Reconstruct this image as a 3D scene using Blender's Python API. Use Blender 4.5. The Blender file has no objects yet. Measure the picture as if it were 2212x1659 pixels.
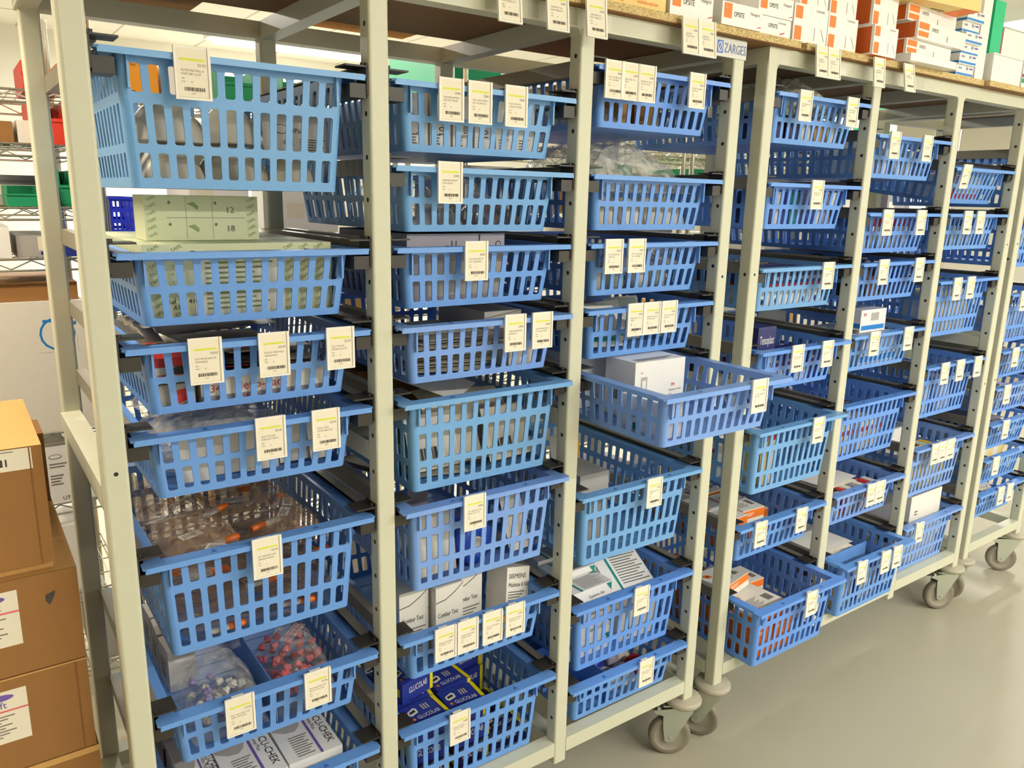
import bpy, math, random
from mathutils import Vector, Matrix, Euler, noise

R = math.radians
C = bpy.context.scene.collection
sc = bpy.context.scene

# ------------------------------------------------------------------ camera
ZK = 1.82                      # height of the reference hole row above the floor
cam_d = bpy.data.cameras.new('camera')
cam_d.sensor_width = 36.0
cam_d.sensor_fit = 'HORIZONTAL'
cam_d.lens = 1704.87 / 2212 * 36.0
cam_d.clip_start = 0.05
cam = bpy.data.objects.new('camera', cam_d)
C.objects.link(cam)
pitch, roll, yaw = -0.2310, 0.0211, 0.6202
fw = Vector((math.sin(yaw) * math.cos(pitch), math.cos(yaw) * math.cos(pitch), math.sin(pitch)))
r0 = Vector((math.cos(yaw), -math.sin(yaw), 0))
u0 = r0.cross(fw)
rg = r0 * math.cos(roll) + u0 * math.sin(roll)
up = rg.cross(fw)
mw = Matrix((rg, up, -fw)).transposed().to_4x4()
mw.translation = Vector((-0.1819, -1.3474, ZK - 0.2168))
cam.matrix_world = mw
sc.camera = cam

# ------------------------------------------------------------------ world, exposure
w = bpy.data.worlds.new('world')
w.use_nodes = True
w.node_tree.nodes['Background'].inputs[0].default_value = (1.0, 0.96, 0.88, 1)
w.node_tree.nodes['Background'].inputs[1].default_value = 0.3
sc.world = w
vs = sc.view_settings
vs.view_transform = 'Standard'
vs.look = 'None'
vs.exposure = 0.0
vs.gamma = 1.0
vs.use_curve_mapping = False
sc.cycles.max_bounces = 8
sc.cycles.diffuse_bounces = 4
sc.cycles.glossy_bounces = 3
sc.cycles.transparent_max_bounces = 24
sc.cycles.transmission_bounces = 4
sc.cycles.caustics_reflective = False
sc.cycles.caustics_refractive = False
sc.cycles.sample_clamp_indirect = 4.0
sc.cycles.use_denoising = True

def area_light(name, loc, sx, sy, power, col):
    d = bpy.data.lights.new(name, 'AREA')
    d.shape = 'RECTANGLE'; d.size = sx; d.size_y = sy; d.energy = power; d.color = col
    o = bpy.data.objects.new(name, d); C.objects.link(o); o.location = loc
    return o
LAMPS = [(1.2, -2.85, 56, (1, .985, .95)), (2.8, -2.85, 54, (1, .99, .96)), (4.4, -2.85, 50, (1, .99, .96)), (6.0, -2.85, 40, (1, .99, .96)),
         (-0.8, 0.40, 40, (1, .86, .66)), (2.1, 4.75, 120, (1, .98, .94)), (3.6, 2.4, 80, (1, .98, .94)), (0.4, 2.9, 85, (1, .97, .9)), (5.6, 1.0, 70, (1, .98, .94))]
CEIL = 2.72
for i, (x, y, p, c) in enumerate(LAMPS):
    area_light('tube_light', (x, y, CEIL - 0.125), 1.15, 0.10, p, c)

# ------------------------------------------------------------------ materials
def lin(c):
    return tuple((v / 255 / 12.92) if v / 255 <= .04045 else ((v / 255 + .055) / 1.055) ** 2.4 for v in c)
MATS = {}
def mat(name, rgb, rough=.5, metal=0.0, var=.06, scale=40, bump=0.0, bscale=300, emit=0.0, spec=.5, coat=0.0):
    if name in MATS: return MATS[name]
    m = bpy.data.materials.new(name); m.use_nodes = True
    nt = m.node_tree; b = nt.nodes['Principled BSDF']
    c = lin(rgb)
    b.inputs['Roughness'].default_value = rough
    b.inputs['Metallic'].default_value = metal
    b.inputs['Specular IOR Level'].default_value = spec
    if coat: b.inputs['Coat Weight'].default_value = coat
    if var or bump:
        tc = nt.nodes.new('ShaderNodeTexCoord')
        nz = nt.nodes.new('ShaderNodeTexNoise'); nz.inputs['Scale'].default_value = scale; nz.inputs['Detail'].default_value = 4
        nt.links.new(tc.outputs['Object'], nz.inputs['Vector'])
        rp = nt.nodes.new('ShaderNodeMix'); rp.data_type = 'RGBA'
        rp.inputs[6].default_value = tuple(v * (1 - var) for v in c) + (1,)
        rp.inputs[7].default_value = tuple(min(1, v * (1 + var)) for v in c) + (1,)
        nt.links.new(nz.outputs['Fac'], rp.inputs[0]); nt.links.new(rp.outputs[2], b.inputs['Base Color'])
        if bump:
            n2 = nt.nodes.new('ShaderNodeTexNoise'); n2.inputs['Scale'].default_value = bscale
            nt.links.new(tc.outputs['Object'], n2.inputs['Vector'])
            bp = nt.nodes.new('ShaderNodeBump'); bp.inputs['Strength'].default_value = bump; bp.inputs['Distance'].default_value = .002
            nt.links.new(n2.outputs['Fac'], bp.inputs['Height']); nt.links.new(bp.outputs['Normal'], b.inputs['Normal'])
    else:
        b.inputs['Base Color'].default_value = c + (1,)
    if emit:
        b.inputs['Emission Color'].default_value = c + (1,); b.inputs['Emission Strength'].default_value = emit
    MATS[name] = m
    return m

def clear_mat(name, rgb, lo, hi, rough=.12, wr=.8):
    m = bpy.data.materials.new(name); m.use_nodes = True
    nt = m.node_tree; b = nt.nodes['Principled BSDF']; out = nt.nodes['Material Output']
    b.inputs['Base Color'].default_value = lin(rgb) + (1,); b.inputs['Roughness'].default_value = rough
    b.inputs['Specular IOR Level'].default_value = .8
    tr = nt.nodes.new('ShaderNodeBsdfTransparent'); mx = nt.nodes.new('ShaderNodeMixShader')
    lw = nt.nodes.new('ShaderNodeLayerWeight'); lw.inputs['Blend'].default_value = .35
    mr = nt.nodes.new('ShaderNodeMapRange'); mr.inputs['To Min'].default_value = lo; mr.inputs['To Max'].default_value = hi
    tc = nt.nodes.new('ShaderNodeTexCoord'); mp = nt.nodes.new('ShaderNodeMapping'); mp.inputs['Scale'].default_value = (14, 46, 24); mp.inputs['Rotation'].default_value = (.3, .2, .7)
    nz = nt.nodes.new('ShaderNodeTexNoise'); nz.inputs['Scale'].default_value = 1.0; nz.inputs['Detail'].default_value = 3; nz.inputs['Distortion'].default_value = .8
    nt.links.new(tc.outputs['Object'], mp.inputs['Vector']); nt.links.new(mp.outputs['Vector'], nz.inputs['Vector'])
    m2 = nt.nodes.new('ShaderNodeMapRange'); m2.inputs['From Min'].default_value = .35; m2.inputs['From Max'].default_value = .7; m2.inputs['To Min'].default_value = 1 - wr; m2.inputs['To Max'].default_value = 1 + wr * .8
    nt.links.new(nz.outputs['Fac'], m2.inputs['Value'])
    mu = nt.nodes.new('ShaderNodeMath'); mu.operation = 'MULTIPLY'; nt.links.new(mr.outputs['Result'], mu.inputs[0]); nt.links.new(m2.outputs['Result'], mu.inputs[1])
    bp = nt.nodes.new('ShaderNodeBump'); bp.inputs['Strength'].default_value = wr; bp.inputs['Distance'].default_value = .006
    nt.links.new(nz.outputs['Fac'], bp.inputs['Height']); nt.links.new(bp.outputs['Normal'], b.inputs['Normal'])
    nt.links.new(lw.outputs['Facing'], mr.inputs['Value']); nt.links.new(mu.outputs[0], mx.inputs[0])
    nt.links.new(tr.outputs[0], mx.inputs[1]); nt.links.new(b.outputs[0], mx.inputs[2]); nt.links.new(mx.outputs[0], out.inputs['Surface'])
    MATS[name] = m
    return m

def speckle_mat(name, base, dark, light, scale=260, rough=.8):
    m = bpy.data.materials.new(name); m.use_nodes = True
    nt = m.node_tree; b = nt.nodes['Principled BSDF']; b.inputs['Roughness'].default_value = rough
    tc = nt.nodes.new('ShaderNodeTexCoord'); vo = nt.nodes.new('ShaderNodeTexVoronoi'); vo.inputs['Scale'].default_value = scale
    nt.links.new(tc.outputs['Object'], vo.inputs['Vector'])
    sp = nt.nodes.new('ShaderNodeSeparateColor'); nt.links.new(vo.outputs['Color'], sp.inputs[0])
    cr = nt.nodes.new('ShaderNodeValToRGB'); e = cr.color_ramp.elements
    e[0].position = 0; e[0].color = lin(dark) + (1,); e[1].position = 1; e[1].color = lin(light) + (1,)
    k = cr.color_ramp.elements.new(.35); k.color = lin(base) + (1,)
    nt.links.new(sp.outputs[0], cr.inputs[0]); nt.links.new(cr.outputs[0], b.inputs['Base Color'])
    MATS[name] = m
    return m

PAINT = mat('pebble_grey_paint', (203, 203, 181), .42, var=.03, bump=.06, bscale=900)
BLUES = [mat('basket_blue', (102, 153, 224), .38, var=.03), mat('basket_sky_blue', (110, 164, 219), .38, var=.03), mat('basket_soft_blue', (118, 158, 226), .38, var=.03), mat('basket_deep_blue', (97, 148, 227), .38, var=.03)]
NOTCH = mat('basket_notch_blue', (52, 98, 165), .5, var=0)
RAIL = mat('rail_grey', (138, 132, 118), .42, metal=.25, var=.05)
CLIP = mat('clip_plastic', (44, 40, 33), .45, var=.06)
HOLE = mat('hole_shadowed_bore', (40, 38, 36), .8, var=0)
ZINC = mat('zinc_plate', (196, 202, 190), .28, metal=.85, var=.08, scale=25)
WHEELG = mat('wheel_grey', (146, 140, 125), .5, var=.04)
TYRE = mat('tyre_grey', (128, 121, 106), .62, var=.05)
BUMPER = mat('bumper_grey', (172, 166, 148), .5, var=.04)
WHITE = mat('label_white', (240, 236, 224), .45, var=.02)
PAPER = mat('label_paper', (236, 228, 208), .7, var=.02)
LIME = mat('label_lime', (214, 220, 60), .6, var=0)
INK = mat('ink_grey', (70, 66, 62), .8, var=0)
INKL = mat('ink_light', (120, 114, 106), .8, var=0)
BLACK = mat('ink_black', (38, 36, 38), .7, var=0)
CHIP = speckle_mat('chipboard', (192, 168, 112), (150, 120, 66), (216, 196, 144), 420)
HARD = mat('hardboard_brown', (134, 96, 50), .75, var=.12, scale=14)
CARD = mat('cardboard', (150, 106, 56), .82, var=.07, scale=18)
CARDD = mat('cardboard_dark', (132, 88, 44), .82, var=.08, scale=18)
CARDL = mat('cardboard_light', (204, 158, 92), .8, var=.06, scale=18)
CARDO = mat('cardboard_orange', (226, 152, 44), .75, var=.06, scale=18)
CW = mat('carton_white', (232, 227, 214), .5, var=.02)
CWB = mat('carton_bright_white', (242, 240, 236), .38, var=.01, coat=.3)
CG = mat('carton_grey', (176, 172, 166), .6, var=.04)
CLIL = mat('carton_lilac_grey', (150, 146, 158), .6, var=.05)
CGREEN = mat('carton_pale_green', (203, 208, 172), .6, var=.03)
PGREEN = mat('print_green', (128, 152, 92), .65, var=0)
ORANGE = mat('print_orange', (240, 124, 34), .5, var=.02)
ORANGED = mat('print_dark_orange', (205, 92, 22), .5, var=.02)
REDP = mat('print_red', (200, 42, 40), .5, var=0)
NAVY = mat('print_navy', (42, 46, 104), .45, var=.03)
BLUEP = mat('print_blue', (38, 130, 206), .45, var=0)
TEAL = mat('print_teal', (24, 132, 122), .5, var=0)
PURPLE = mat('print_purple', (112, 88, 170), .5, var=0)
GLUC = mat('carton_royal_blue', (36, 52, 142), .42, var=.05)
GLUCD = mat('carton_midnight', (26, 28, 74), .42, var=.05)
YEL = mat('print_yellow', (232, 214, 24), .45, var=0)
CREAM = mat('carton_cream', (236, 206, 132), .6, var=.03)
GREYB = mat('pad_grey', (204, 196, 178), .38, var=.08, scale=20)
DARKP = mat('pack_dark', (58, 52, 48), .45, var=.15, scale=20)
POUCH = mat('pouch_paper', (214, 206, 186), .55, var=.05, scale=15)
POUCHG = mat('pouch_greenish', (190, 205, 190), .5, var=.08, scale=15)
GREENP = mat('bin_green', (20, 146, 98), .5, var=.04)
GREENL = mat('bin_bright_green', (20, 186, 128), .5, var=.04)
REDB = mat('bin_red', (220, 62, 40), .45, var=.04)
CRATEB = mat('crate_royal_blue', (34, 54, 214), .4, var=.04)
CHROME = mat('chrome_wire', (206, 200, 184), .22, metal=1.0, var=.04)
PINK = mat('stopper_pink', (222, 108, 116), .45, var=.06)
LILAC = mat('stopper_lilac', (150, 138, 196), .45, var=.06)
OFFW = mat('stopper_offwhite', (224, 220, 208), .45, var=.04)
ORCAP = mat('syringe_orange', (204, 98, 26), .4, var=.04)
ROLLB = mat('roll_blue', (40, 78, 190), .45, var=.05)
YELO = mat('item_yellow', (240, 190, 40), .45, var=.04)
MAROON = mat('print_maroon', (150, 40, 70), .5, var=0)
CLEAR = clear_mat('clear_bag', (235, 232, 222), .10, .62)
CLEARB = clear_mat('smoky_bag', (186, 154, 124), .10, .78, .16, wr=1.15)
CLEART = clear_mat('clear_tape', (225, 222, 205), .06, .35, wr=0)
CLEARW = clear_mat('milky_bag', (226, 224, 214), .30, .8, .18)
FOIL = mat('foil_silver', (205, 196, 176), .25, metal=.8, var=.1)

# ------------------------------------------------------------------ mesh builder
_txt = {}
def text_mesh(s):
    if s not in _txt:
        cu = bpy.data.curves.new('lettering', 'FONT'); cu.body = s; cu.size = 1.0; cu.resolution_u = 2; cu.fill_mode = 'FRONT'
        o = bpy.data.objects.new('lettering', cu)
        me = bpy.data.meshes.new_from_object(o)
        v = [(p.co.x, p.co.y) for p in me.vertices]; f = [tuple(p.vertices) for p in me.polygons]
        _txt[s] = (v, f, max([a for a, b in v] or [1]))
        bpy.data.objects.remove(o); bpy.data.meshes.remove(me); bpy.data.curves.remove(cu)
    return _txt[s]

class MB:
    def __init__(s): s.v = []; s.f = []; s.m = []; s.mats = []; s.sm = []
    def mi(s, m):
        if m not in s.mats: s.mats.append(m)
        return s.mats.index(m)
    def add(s, vs, fs, m, smooth=False):
        b = len(s.v); i = s.mi(m)
        s.v += [tuple(v) for v in vs]
        for f in fs: s.f.append(tuple(b + k for k in f)); s.m.append(i); s.sm.append(smooth)
    def box(s, x0, x1, y0, y1, z0, z1, m, bev=0.0):
        if bev:
            b = min(bev, (x1 - x0) / 2.01, (y1 - y0) / 2.01)
            pol = [(x0 + b, y0), (x1 - b, y0), (x1, y0 + b), (x1, y1 - b), (x1 - b, y1), (x0 + b, y1), (x0, y1 - b), (x0, y0 + b)]
            s.prism(pol, z0, z1, m); return
        s.add([(x0, y0, z0), (x1, y0, z0), (x1, y1, z0), (x0, y1, z0), (x0, y0, z1), (x1, y0, z1), (x1, y1, z1), (x0, y1, z1)],
              [(3, 2, 1, 0), (4, 5, 6, 7), (0, 1, 5, 4), (1, 2, 6, 5), (2, 3, 7, 6), (3, 0, 4, 7)], m)
    def prism(s, pol, z0, z1, m, fn=None):
        n = len(pol)
        vs = [(x, y, z0) for x, y in pol] + [(x, y, z1) for x, y in pol]
        if fn: vs = [fn(*v) for v in vs]
        s.add(vs, [tuple(range(n - 1, -1, -1)), tuple(range(n, 2 * n))] + [(i, (i + 1) % n, n + (i + 1) % n, n + i) for i in range(n)], m)
    def quad(s, a, b, c, d, m): s.add([a, b, c, d], [(0, 1, 2, 3)], m)
    def tube(s, pts, r, m, n=6, smooth=True, cap=True):
        pts = [Vector(p) for p in pts]; vs = []; k = len(pts)
        for i, p in enumerate(pts):
            t = (pts[min(i + 1, k - 1)] - pts[max(i - 1, 0)]).normalized()
            a = t.orthogonal().normalized() if i == 0 else (pa - t * pa.dot(t)).normalized()
            pa = a; b = t.cross(a)
            rr = r[i] if isinstance(r, (list, tuple)) else r
            vs += [p + (a * math.cos(2 * math.pi * j / n) + b * math.sin(2 * math.pi * j / n)) * rr for j in range(n)]
        fs = [(i * n + j, i * n + (j + 1) % n, (i + 1) * n + (j + 1) % n, (i + 1) * n + j) for i in range(k - 1) for j in range(n)]
        s.add(vs, fs, m, smooth)
        if cap: s.add(vs[:n], [tuple(range(n - 1, -1, -1))], m); s.add(vs[-n:], [tuple(range(n))], m)
    def lathe(s, prof, m, n=24, o=(0, 0, 0), ax='z', smooth=True):
        vs = []
        for r, h in prof:
            for j in range(n):
                a = 2 * math.pi * j / n; x, y = r * math.cos(a), r * math.sin(a)
                vs.append((o[0] + x, o[1] + y, o[2] + h) if ax == 'z' else (o[0] + x, o[1] + h, o[2] + y))
        k = len(prof)
        s.add(vs, [(i * n + j, i * n + (j + 1) % n, (i + 1) * n + (j + 1) % n, (i + 1) * n + j) for i in range(k - 1) for j in range(n)], m, smooth)
    def rect(s, fr, u0, v0, u1, v1, m, lift=.0005):
        o, ex, ey, n = fr
        P = lambda u, v: o + ex * u + ey * v + n * lift
        s.quad(P(u0, v0), P(u1, v0), P(u1, v1), P(u0, v1), m)
    def poly(s, fr, pts, m, lift=.0006):
        o, ex, ey, n = fr
        s.add([o + ex * u + ey * v + n * lift for u, v in pts], [tuple(range(len(pts)))], m)
    def text(s, fr, st, u, v, h, m, lift=.0007, fit=None, rot=0.0, align='l'):
        vs, fs, wd = text_mesh(st); o, ex, ey, n = fr
        k = h / .7; sx = k
        if fit and wd * k > fit: sx = fit / wd
        off = -wd * sx / 2 if align == 'c' else (-wd * sx if align == 'r' else 0)
        c, sn = math.cos(rot), math.sin(rot); out = []
        for x, y in vs:
            a, b = x * sx + off, y * k
            out.append(o + ex * (u + a * c - b * sn) + ey * (v + a * sn + b * c) + n * lift)
        s.add(out, fs, m)
    def build(s, name, parent=None, loc=None, rot=None, M=None):
        me = bpy.data.meshes.new(name); me.from_pydata(s.v, [], s.f); 
        for m in s.mats: me.materials.append(m)
        me.polygons.foreach_set('material_index', s.m); me.polygons.foreach_set('use_smooth', s.sm); me.update()
        return link(name, me, parent, loc, rot, M)

def link(name, me, parent=None, loc=None, rot=None, M=None):
    o = bpy.data.objects.new(name, me); C.objects.link(o)
    if parent: o.parent = parent
    if M is not None: o.matrix_world = M
    if loc is not None: o.location = loc
    if rot is not None: o.rotation_euler = rot
    return o
def empty(name, loc, rot=None):
    o = bpy.data.objects.new(name, None); C.objects.link(o); o.location = loc; o.empty_display_size = .05
    if rot: o.rotation_euler = rot
    return o
def tag(o, label, cat, group=None):
    o['label'] = label; o['category'] = cat
    if group: o['group'] = group
    return o
def struct(o): o['kind'] = 'structure'; return o
def lpart(o, label): o['label'] = label; return o

V = Vector
X, Y, Z3 = V((1, 0, 0)), V((0, 1, 0)), V((0, 0, 1))
def faces_of(w, d, h):
    return {'F': (V((-w / 2, -d / 2, 0)), X, Z3, -Y, w, h), 'L': (V((-w / 2, d / 2, 0)), -Y, Z3, -X, d, h), 'R': (V((w / 2, -d / 2, 0)), Y, Z3, X, d, h),
            'T': (V((-w / 2, -d / 2, h)), X, Y, Z3, w, d), 'U': (V((w / 2, -d / 2, 0)), -X, Y, -Z3, w, d), 'K': (V((w / 2, d / 2, 0)), -X, Z3, Y, w, h)}

def carton_mb(dims, m, dec=(), side=None):
    w, d, h = dims; b = MB(); fs = faces_of(w, d, h)
    b.box(-w / 2, w / 2, -d / 2, d / 2, 0, h, m)
    if side:
        for k, mm in side.items():
            fr = fs[k]; b.rect(fr[:4], 0, 0, fr[4], fr[5], mm, .0003)
    for iq, q in enumerate(dec):
        fr = list(fs[q[0]]); W, H = fr[4], fr[5]; fr[0] = fr[0] + fr[3] * (iq * .00006)
        if q[1] == 'r': b.rect(fr[:4], q[2] * W, q[3] * H, q[4] * W, q[5] * H, q[6], .0005 + .0001 * (len(q) > 7))
        elif q[1] == 't': b.text(fr[:4], q[2], q[3] * W, q[4] * H, q[5] * H, q[6], fit=q[7] * W if len(q) > 7 else None, rot=q[8] if len(q) > 8 else 0)
        elif q[1] == 'p': b.poly(fr[:4], [(u * W, v * H) for u, v in q[2]], q[3])
        elif q[1] == 'lines':
            u0, v0, u1, v1, n, mm = q[2:]
            for i in range(n):
                vv = v1 - (v1 - v0) * (i + .5) / n; th = (v1 - v0) / n * .2
                uu = u1 - (u1 - u0) * (.35 * ((i * 7) % 5) / 5)
                b.rect(fr[:4], u0 * W, (vv - th) * H, uu * W, (vv + th) * H, mm, .0006)
        elif q[1] == 'bars':
            u0, v0, u1, v1, mm = q[2:]; rnd = random.Random(3); u = u0
            while u < u1:
                t = (u1 - u0) * rnd.choice([.01, .02, .03]); b.rect(fr[:4], u * W, v0 * H, min(u + t, u1) * W, v1 * H, mm, .0006); u += t + (u1 - u0) * rnd.choice([.012, .02, .03])
        elif q[1] == 'oval':
            u, v, ru, rv, mm = q[2:]
            b.poly(fr[:4], [((u + ru * math.cos(a * math.pi / 8)) * W, (v + rv * math.sin(a * math.pi / 8)) * H) for a in range(16)], mm, .0007)
        elif q[1] == 'wm':      # diagonal repeated word pattern
            st, u0, v0, u1, v1, hh, mm = q[2:]
            nu = max(1, int((u1 - u0) * W / (hh * 4.6))); nv = max(1, int((v1 - v0) * H / (hh * 2.2)))
            for i in range(nu):
                for j in range(nv):
                    b.text(fr[:4], st, (u0 + (u1 - u0) * (i + .1) / nu) * W, (v0 + (v1 - v0) * (j + .2) / nv) * H, hh, mm, rot=.45)
    return b
def carton(name, label, cat, dims, M, m, dec=(), group=None, side=None, flap=None):
    b = carton_mb(dims, m, dec, side)
    o = b.build(name, M=M); tag(o, label, cat, group)
    if flap:                 # an open lid flap hinged on the top edge: (edge, length, angle)
        e, ln, an = flap; w, d, h = dims; f = MB(); t = .0012
        if e == 'F': f.box(-w / 2, w / 2, -ln, 0, 0, t, m); fl = f.build('lid_flap', o, (0, -d / 2 - .0005, h), (an, 0, 0))
        elif e == 'K': f.box(-w / 2, w / 2, 0, ln, 0, t, m); fl = f.build('lid_flap', o, (0, d / 2 + .0005, h), (an, 0, 0))
        elif e == 'L': f.box(-ln, 0, -d / 2, d / 2, 0, t, m); fl = f.build('lid_flap', o, (-w / 2 - .0005, 0, h), (0, an, 0))
        else: f.box(0, ln, -d / 2, d / 2, 0, t, m); fl = f.build('lid_flap', o, (w / 2 + .0005, 0, h), (0, an, 0))
    return o

def bag_mesh(w, d, h, seed, nx=16, ny=12, amp=.012, base_flat=True, freq=22):
    b = {}; vs = []; fs = []; off = V((seed * 7.3, seed * 3.1, seed * 1.7))
    def hgt(u, v): return max(0, (1 - abs(2 * u - 1) ** 2.6) * (1 - abs(2 * v - 1) ** 2.6)) ** .55
    for layer in (0, 1):
        for j in range(ny + 1):
            for i in range(nx + 1):
                u, v = i / nx, j / ny; x, y = (u - .5) * w, (v - .5) * d; e = hgt(u, v)
                q = V((x, y, layer * .3)) * freq + off
                n1 = noise.noise(q); n2 = noise.noise(q * 2.3 + V((5, 1, 2))); n3 = noise.noise(q + V((9, 9, 3)))
                if layer: z = .004 + (h - .004) * e + (n1 * amp + n2 * amp * .7) * min(1, e * 1.6 + .12)
                else: z = (.0 if base_flat else -h * .3 * e)
                vs.append((x + n3 * amp * .6, y + n2 * amp * .6, max(z, .002 if layer else 0)))
    N = (nx + 1) * (ny + 1)
    for j in range(ny):
        for i in range(nx):
            a = j * (nx + 1) + i
            fs.append((a, a + nx + 1, a + nx + 2, a + 1)); fs.append((N + a, N + a + 1, N + a + nx + 2, N + a + nx + 1))
    for i in range(nx): fs.append((i, i + 1, N + i + 1, N + i)); a = ny * (nx + 1) + i; fs.append((a, N + a, N + a + 1, a + 1))
    for j in range(ny): a = j * (nx + 1); fs.append((a, N + a, N + a + nx + 1, a + nx + 1)); a += nx; fs.append((a, a + nx + 1, N + a + nx + 1, N + a))
    return vs, fs
def bag(name, label, cat, dims, M, m, seed, amp=.012, group=None, nx=16, ny=12, smooth=False, freq=22):
    b = MB(); vs, fs = bag_mesh(*dims, seed, nx, ny, amp, freq=freq); b.add(vs, fs, m, smooth)
    return tag(b.build(name, M=M), label, cat, group)
def pouch(name, label, cat, w, d, M, m, seed, amp=.008, group=None, th=.0025, dec=None):
    b = MB(); nx, ny = 10, 8; vs = []; fs = []
    for l in (0, 1):
        for j in range(ny + 1):
            for i in range(nx + 1):
                x, y = (i / nx - .5) * w, (j / ny - .5) * d
                e = (1 - abs(2 * i / nx - 1) ** 4) * (1 - abs(2 * j / ny - 1) ** 4)
                vs.append((x, y, noise.noise(V((x * 9 + seed * 5, y * 9, seed))) * amp + amp + (th * (.3 + e) if l else 0)))
    N = (nx + 1) * (ny + 1)
    for j in range(ny):
        for i in range(nx):
            a = j * (nx + 1) + i
            fs.append((a, a + nx + 1, a + nx + 2, a + 1)); fs.append((N + a, N + a + 1, N + a + nx + 2, N + a + nx + 1))
    for i in range(nx): fs.append((i, i + 1, N + i + 1, N + i)); a = ny * (nx + 1) + i; fs.append((a, N + a, N + a + 1, a + 1))
    for j in range(ny): a = j * (nx + 1); fs.append((a, N + a, N + a + nx + 1, a + nx + 1)); a += nx; fs.append((a, a + nx + 1, N + a + nx + 1, N + a))
    b.add(vs, fs, m)
    if dec:
        fr = (V((-w / 2, -d / 2, amp * 2 + th * 1.4)), X, Y, Z3)
        for q in dec: b.rect(fr, q[0] * w, q[1] * d, q[2] * w, q[3] * d, q[4], 0)
    return tag(b.build(name, M=M), label, cat, group)
def T(x, y, z, rx=0, ry=0, rz=0): return Matrix.Translation((x, y, z)) @ Euler((R(rx), R(ry), R(rz))).to_matrix().to_4x4()


# ------------------------------------------------------------------ room
FLOOR = mat('floor_vinyl', (173, 168, 148), .38, var=.05, scale=3.5, bump=.03, bscale=250)
WALLM = mat('wall_paint', (226, 222, 208), .8, var=.02, scale=3)
CEILM = mat('ceiling_white', (240, 236, 226), .9, var=.02, scale=3)
SEAM = mat('ceiling_seam', (196, 190, 178), .8, var=0)
X0, X1, Y0, Y1 = -3.2, 9.0, -3.4, 5.6
def slab(name, a, m):
    b = MB(); b.box(*a, m); return struct(b.build(name))
slab('floor', (X0, X1, Y0, Y1, -.1, 0), FLOOR)
b = MB(); b.box(X0, X1, Y0, Y1, CEIL, CEIL + .1, CEILM)
for i in range(1, 20): b.box(X0 + .6 * i, X0 + .6 * i + .012, Y0, Y1, CEIL - .002, CEIL, SEAM)
for i in range(1, 15): b.box(X0, X1, Y0 + .6 * i, Y0 + .6 * i + .012, CEIL - .0025, CEIL, SEAM)
struct(b.build('ceiling'))
slab('wall_back', (X0, X1, Y1, Y1 + .1, 0, CEIL), WALLM)
slab('wall_front', (X0, X1, Y0 - .1, Y0, 0, CEIL), WALLM)
slab('wall_left', (X0 - .1, X0, Y0, Y1, 0, CEIL), WALLM)
slab('wall_right', (X1, X1 + .1, Y0, Y1, 0, CEIL), WALLM)
TUBE = mat('lamp_tube_glow', (255, 248, 230), .5, var=0, emit=42.0)
LAMPB = mat('lamp_body_white', (236, 234, 226), .5, var=0)
LWHERE = ['front aisle, first of four along the racks', 'front aisle, second of four along the racks', 'front aisle, third of four along the racks', 'front aisle, last of four along the racks',
          'ceiling beside the cardboard boxes', 'far back of the room above the first rack', 'ceiling behind the second rack', 'ceiling behind the first rack', 'ceiling behind the third rack']
for (x, y, p, c), wh in zip(LAMPS, LWHERE):
    t = empty('ceiling_lamp', (x, y, CEIL))
    tag(t, 'white fluorescent batten lamp, ' + wh, 'lamp', 'ceiling lamps')
    b = MB(); b.box(-.62, .62, -.075, .075, -.06, 0, LAMPB); b.box(-.62, .62, -.09, .09, -.066, -.06, LAMPB); b.build('lamp_housing', t)
    b = MB(); b.tube([(-.58, 0, -.083), (.58, 0, -.083)], .015, TUBE, 8); b.build('lamp_tube', t)

# ------------------------------------------------------------------ wheeled racks
P = .4787; W = .0384; DEPTH = .61
K = lambda k: ZK - .075 * k
ZT0, ZT1 = ZK + .126, ZK + .164          # top rails
ZB0, ZB1 = ZK - 1.605, ZK - 1.566        # bottom rails
ZP0 = ZK - 1.628                         # post ends
RK = {0: [0, 4, 6, 8, 11, 15, 18], 1: [0, 2, 4, 6, 8, 11, 15, 18], 2: [-1, 2, 4, 6, 8, 12, 16, 19],
      3: [-1, 2, 5, 8, 11, 15, 18], 4: [0, 3, 5, 8, 11, 15, 18], 5: [1, 3, 6, 10, 14, 18], 6: [0, 3, 7, 10, 12, 14, 16, 18]}
COLX = [0, P, 2 * P, 1.565, 1.565 + P, 1.565 + 2 * P, 3.112]

def rounded(x0, x1, y0, y1, r=.005):
    pts = []
    for cx, cy, a0 in ((x1 - r, y0 + r, -90), (x1 - r, y1 - r, 0), (x0 + r, y1 - r, 90), (x0 + r, y0 + r, 180)):
        for k in range(4): a = R(a0 + 30 * k); pts.append((cx + r * math.cos(a), cy + r * math.sin(a)))
    return pts
def disc(b, c, n, r, m, k=10):
    n = V(n); a = n.orthogonal().normalized(); e = n.cross(a)
    b.add([V(c) + (a * math.cos(2 * math.pi * i / k) + e * math.sin(2 * math.pi * i / k)) * r for i in range(k)], [tuple(range(k))], m)
def post_mb(skip, front_holes, side=True):
    b = MB(); b.prism(rounded(-W / 2, W / 2, 0, W), ZP0, ZT0, PAINT)
    if side:
        for k in range(-2, 21):
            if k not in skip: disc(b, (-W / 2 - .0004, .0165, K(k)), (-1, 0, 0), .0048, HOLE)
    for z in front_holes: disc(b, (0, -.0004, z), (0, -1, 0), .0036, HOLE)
    return b
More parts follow.
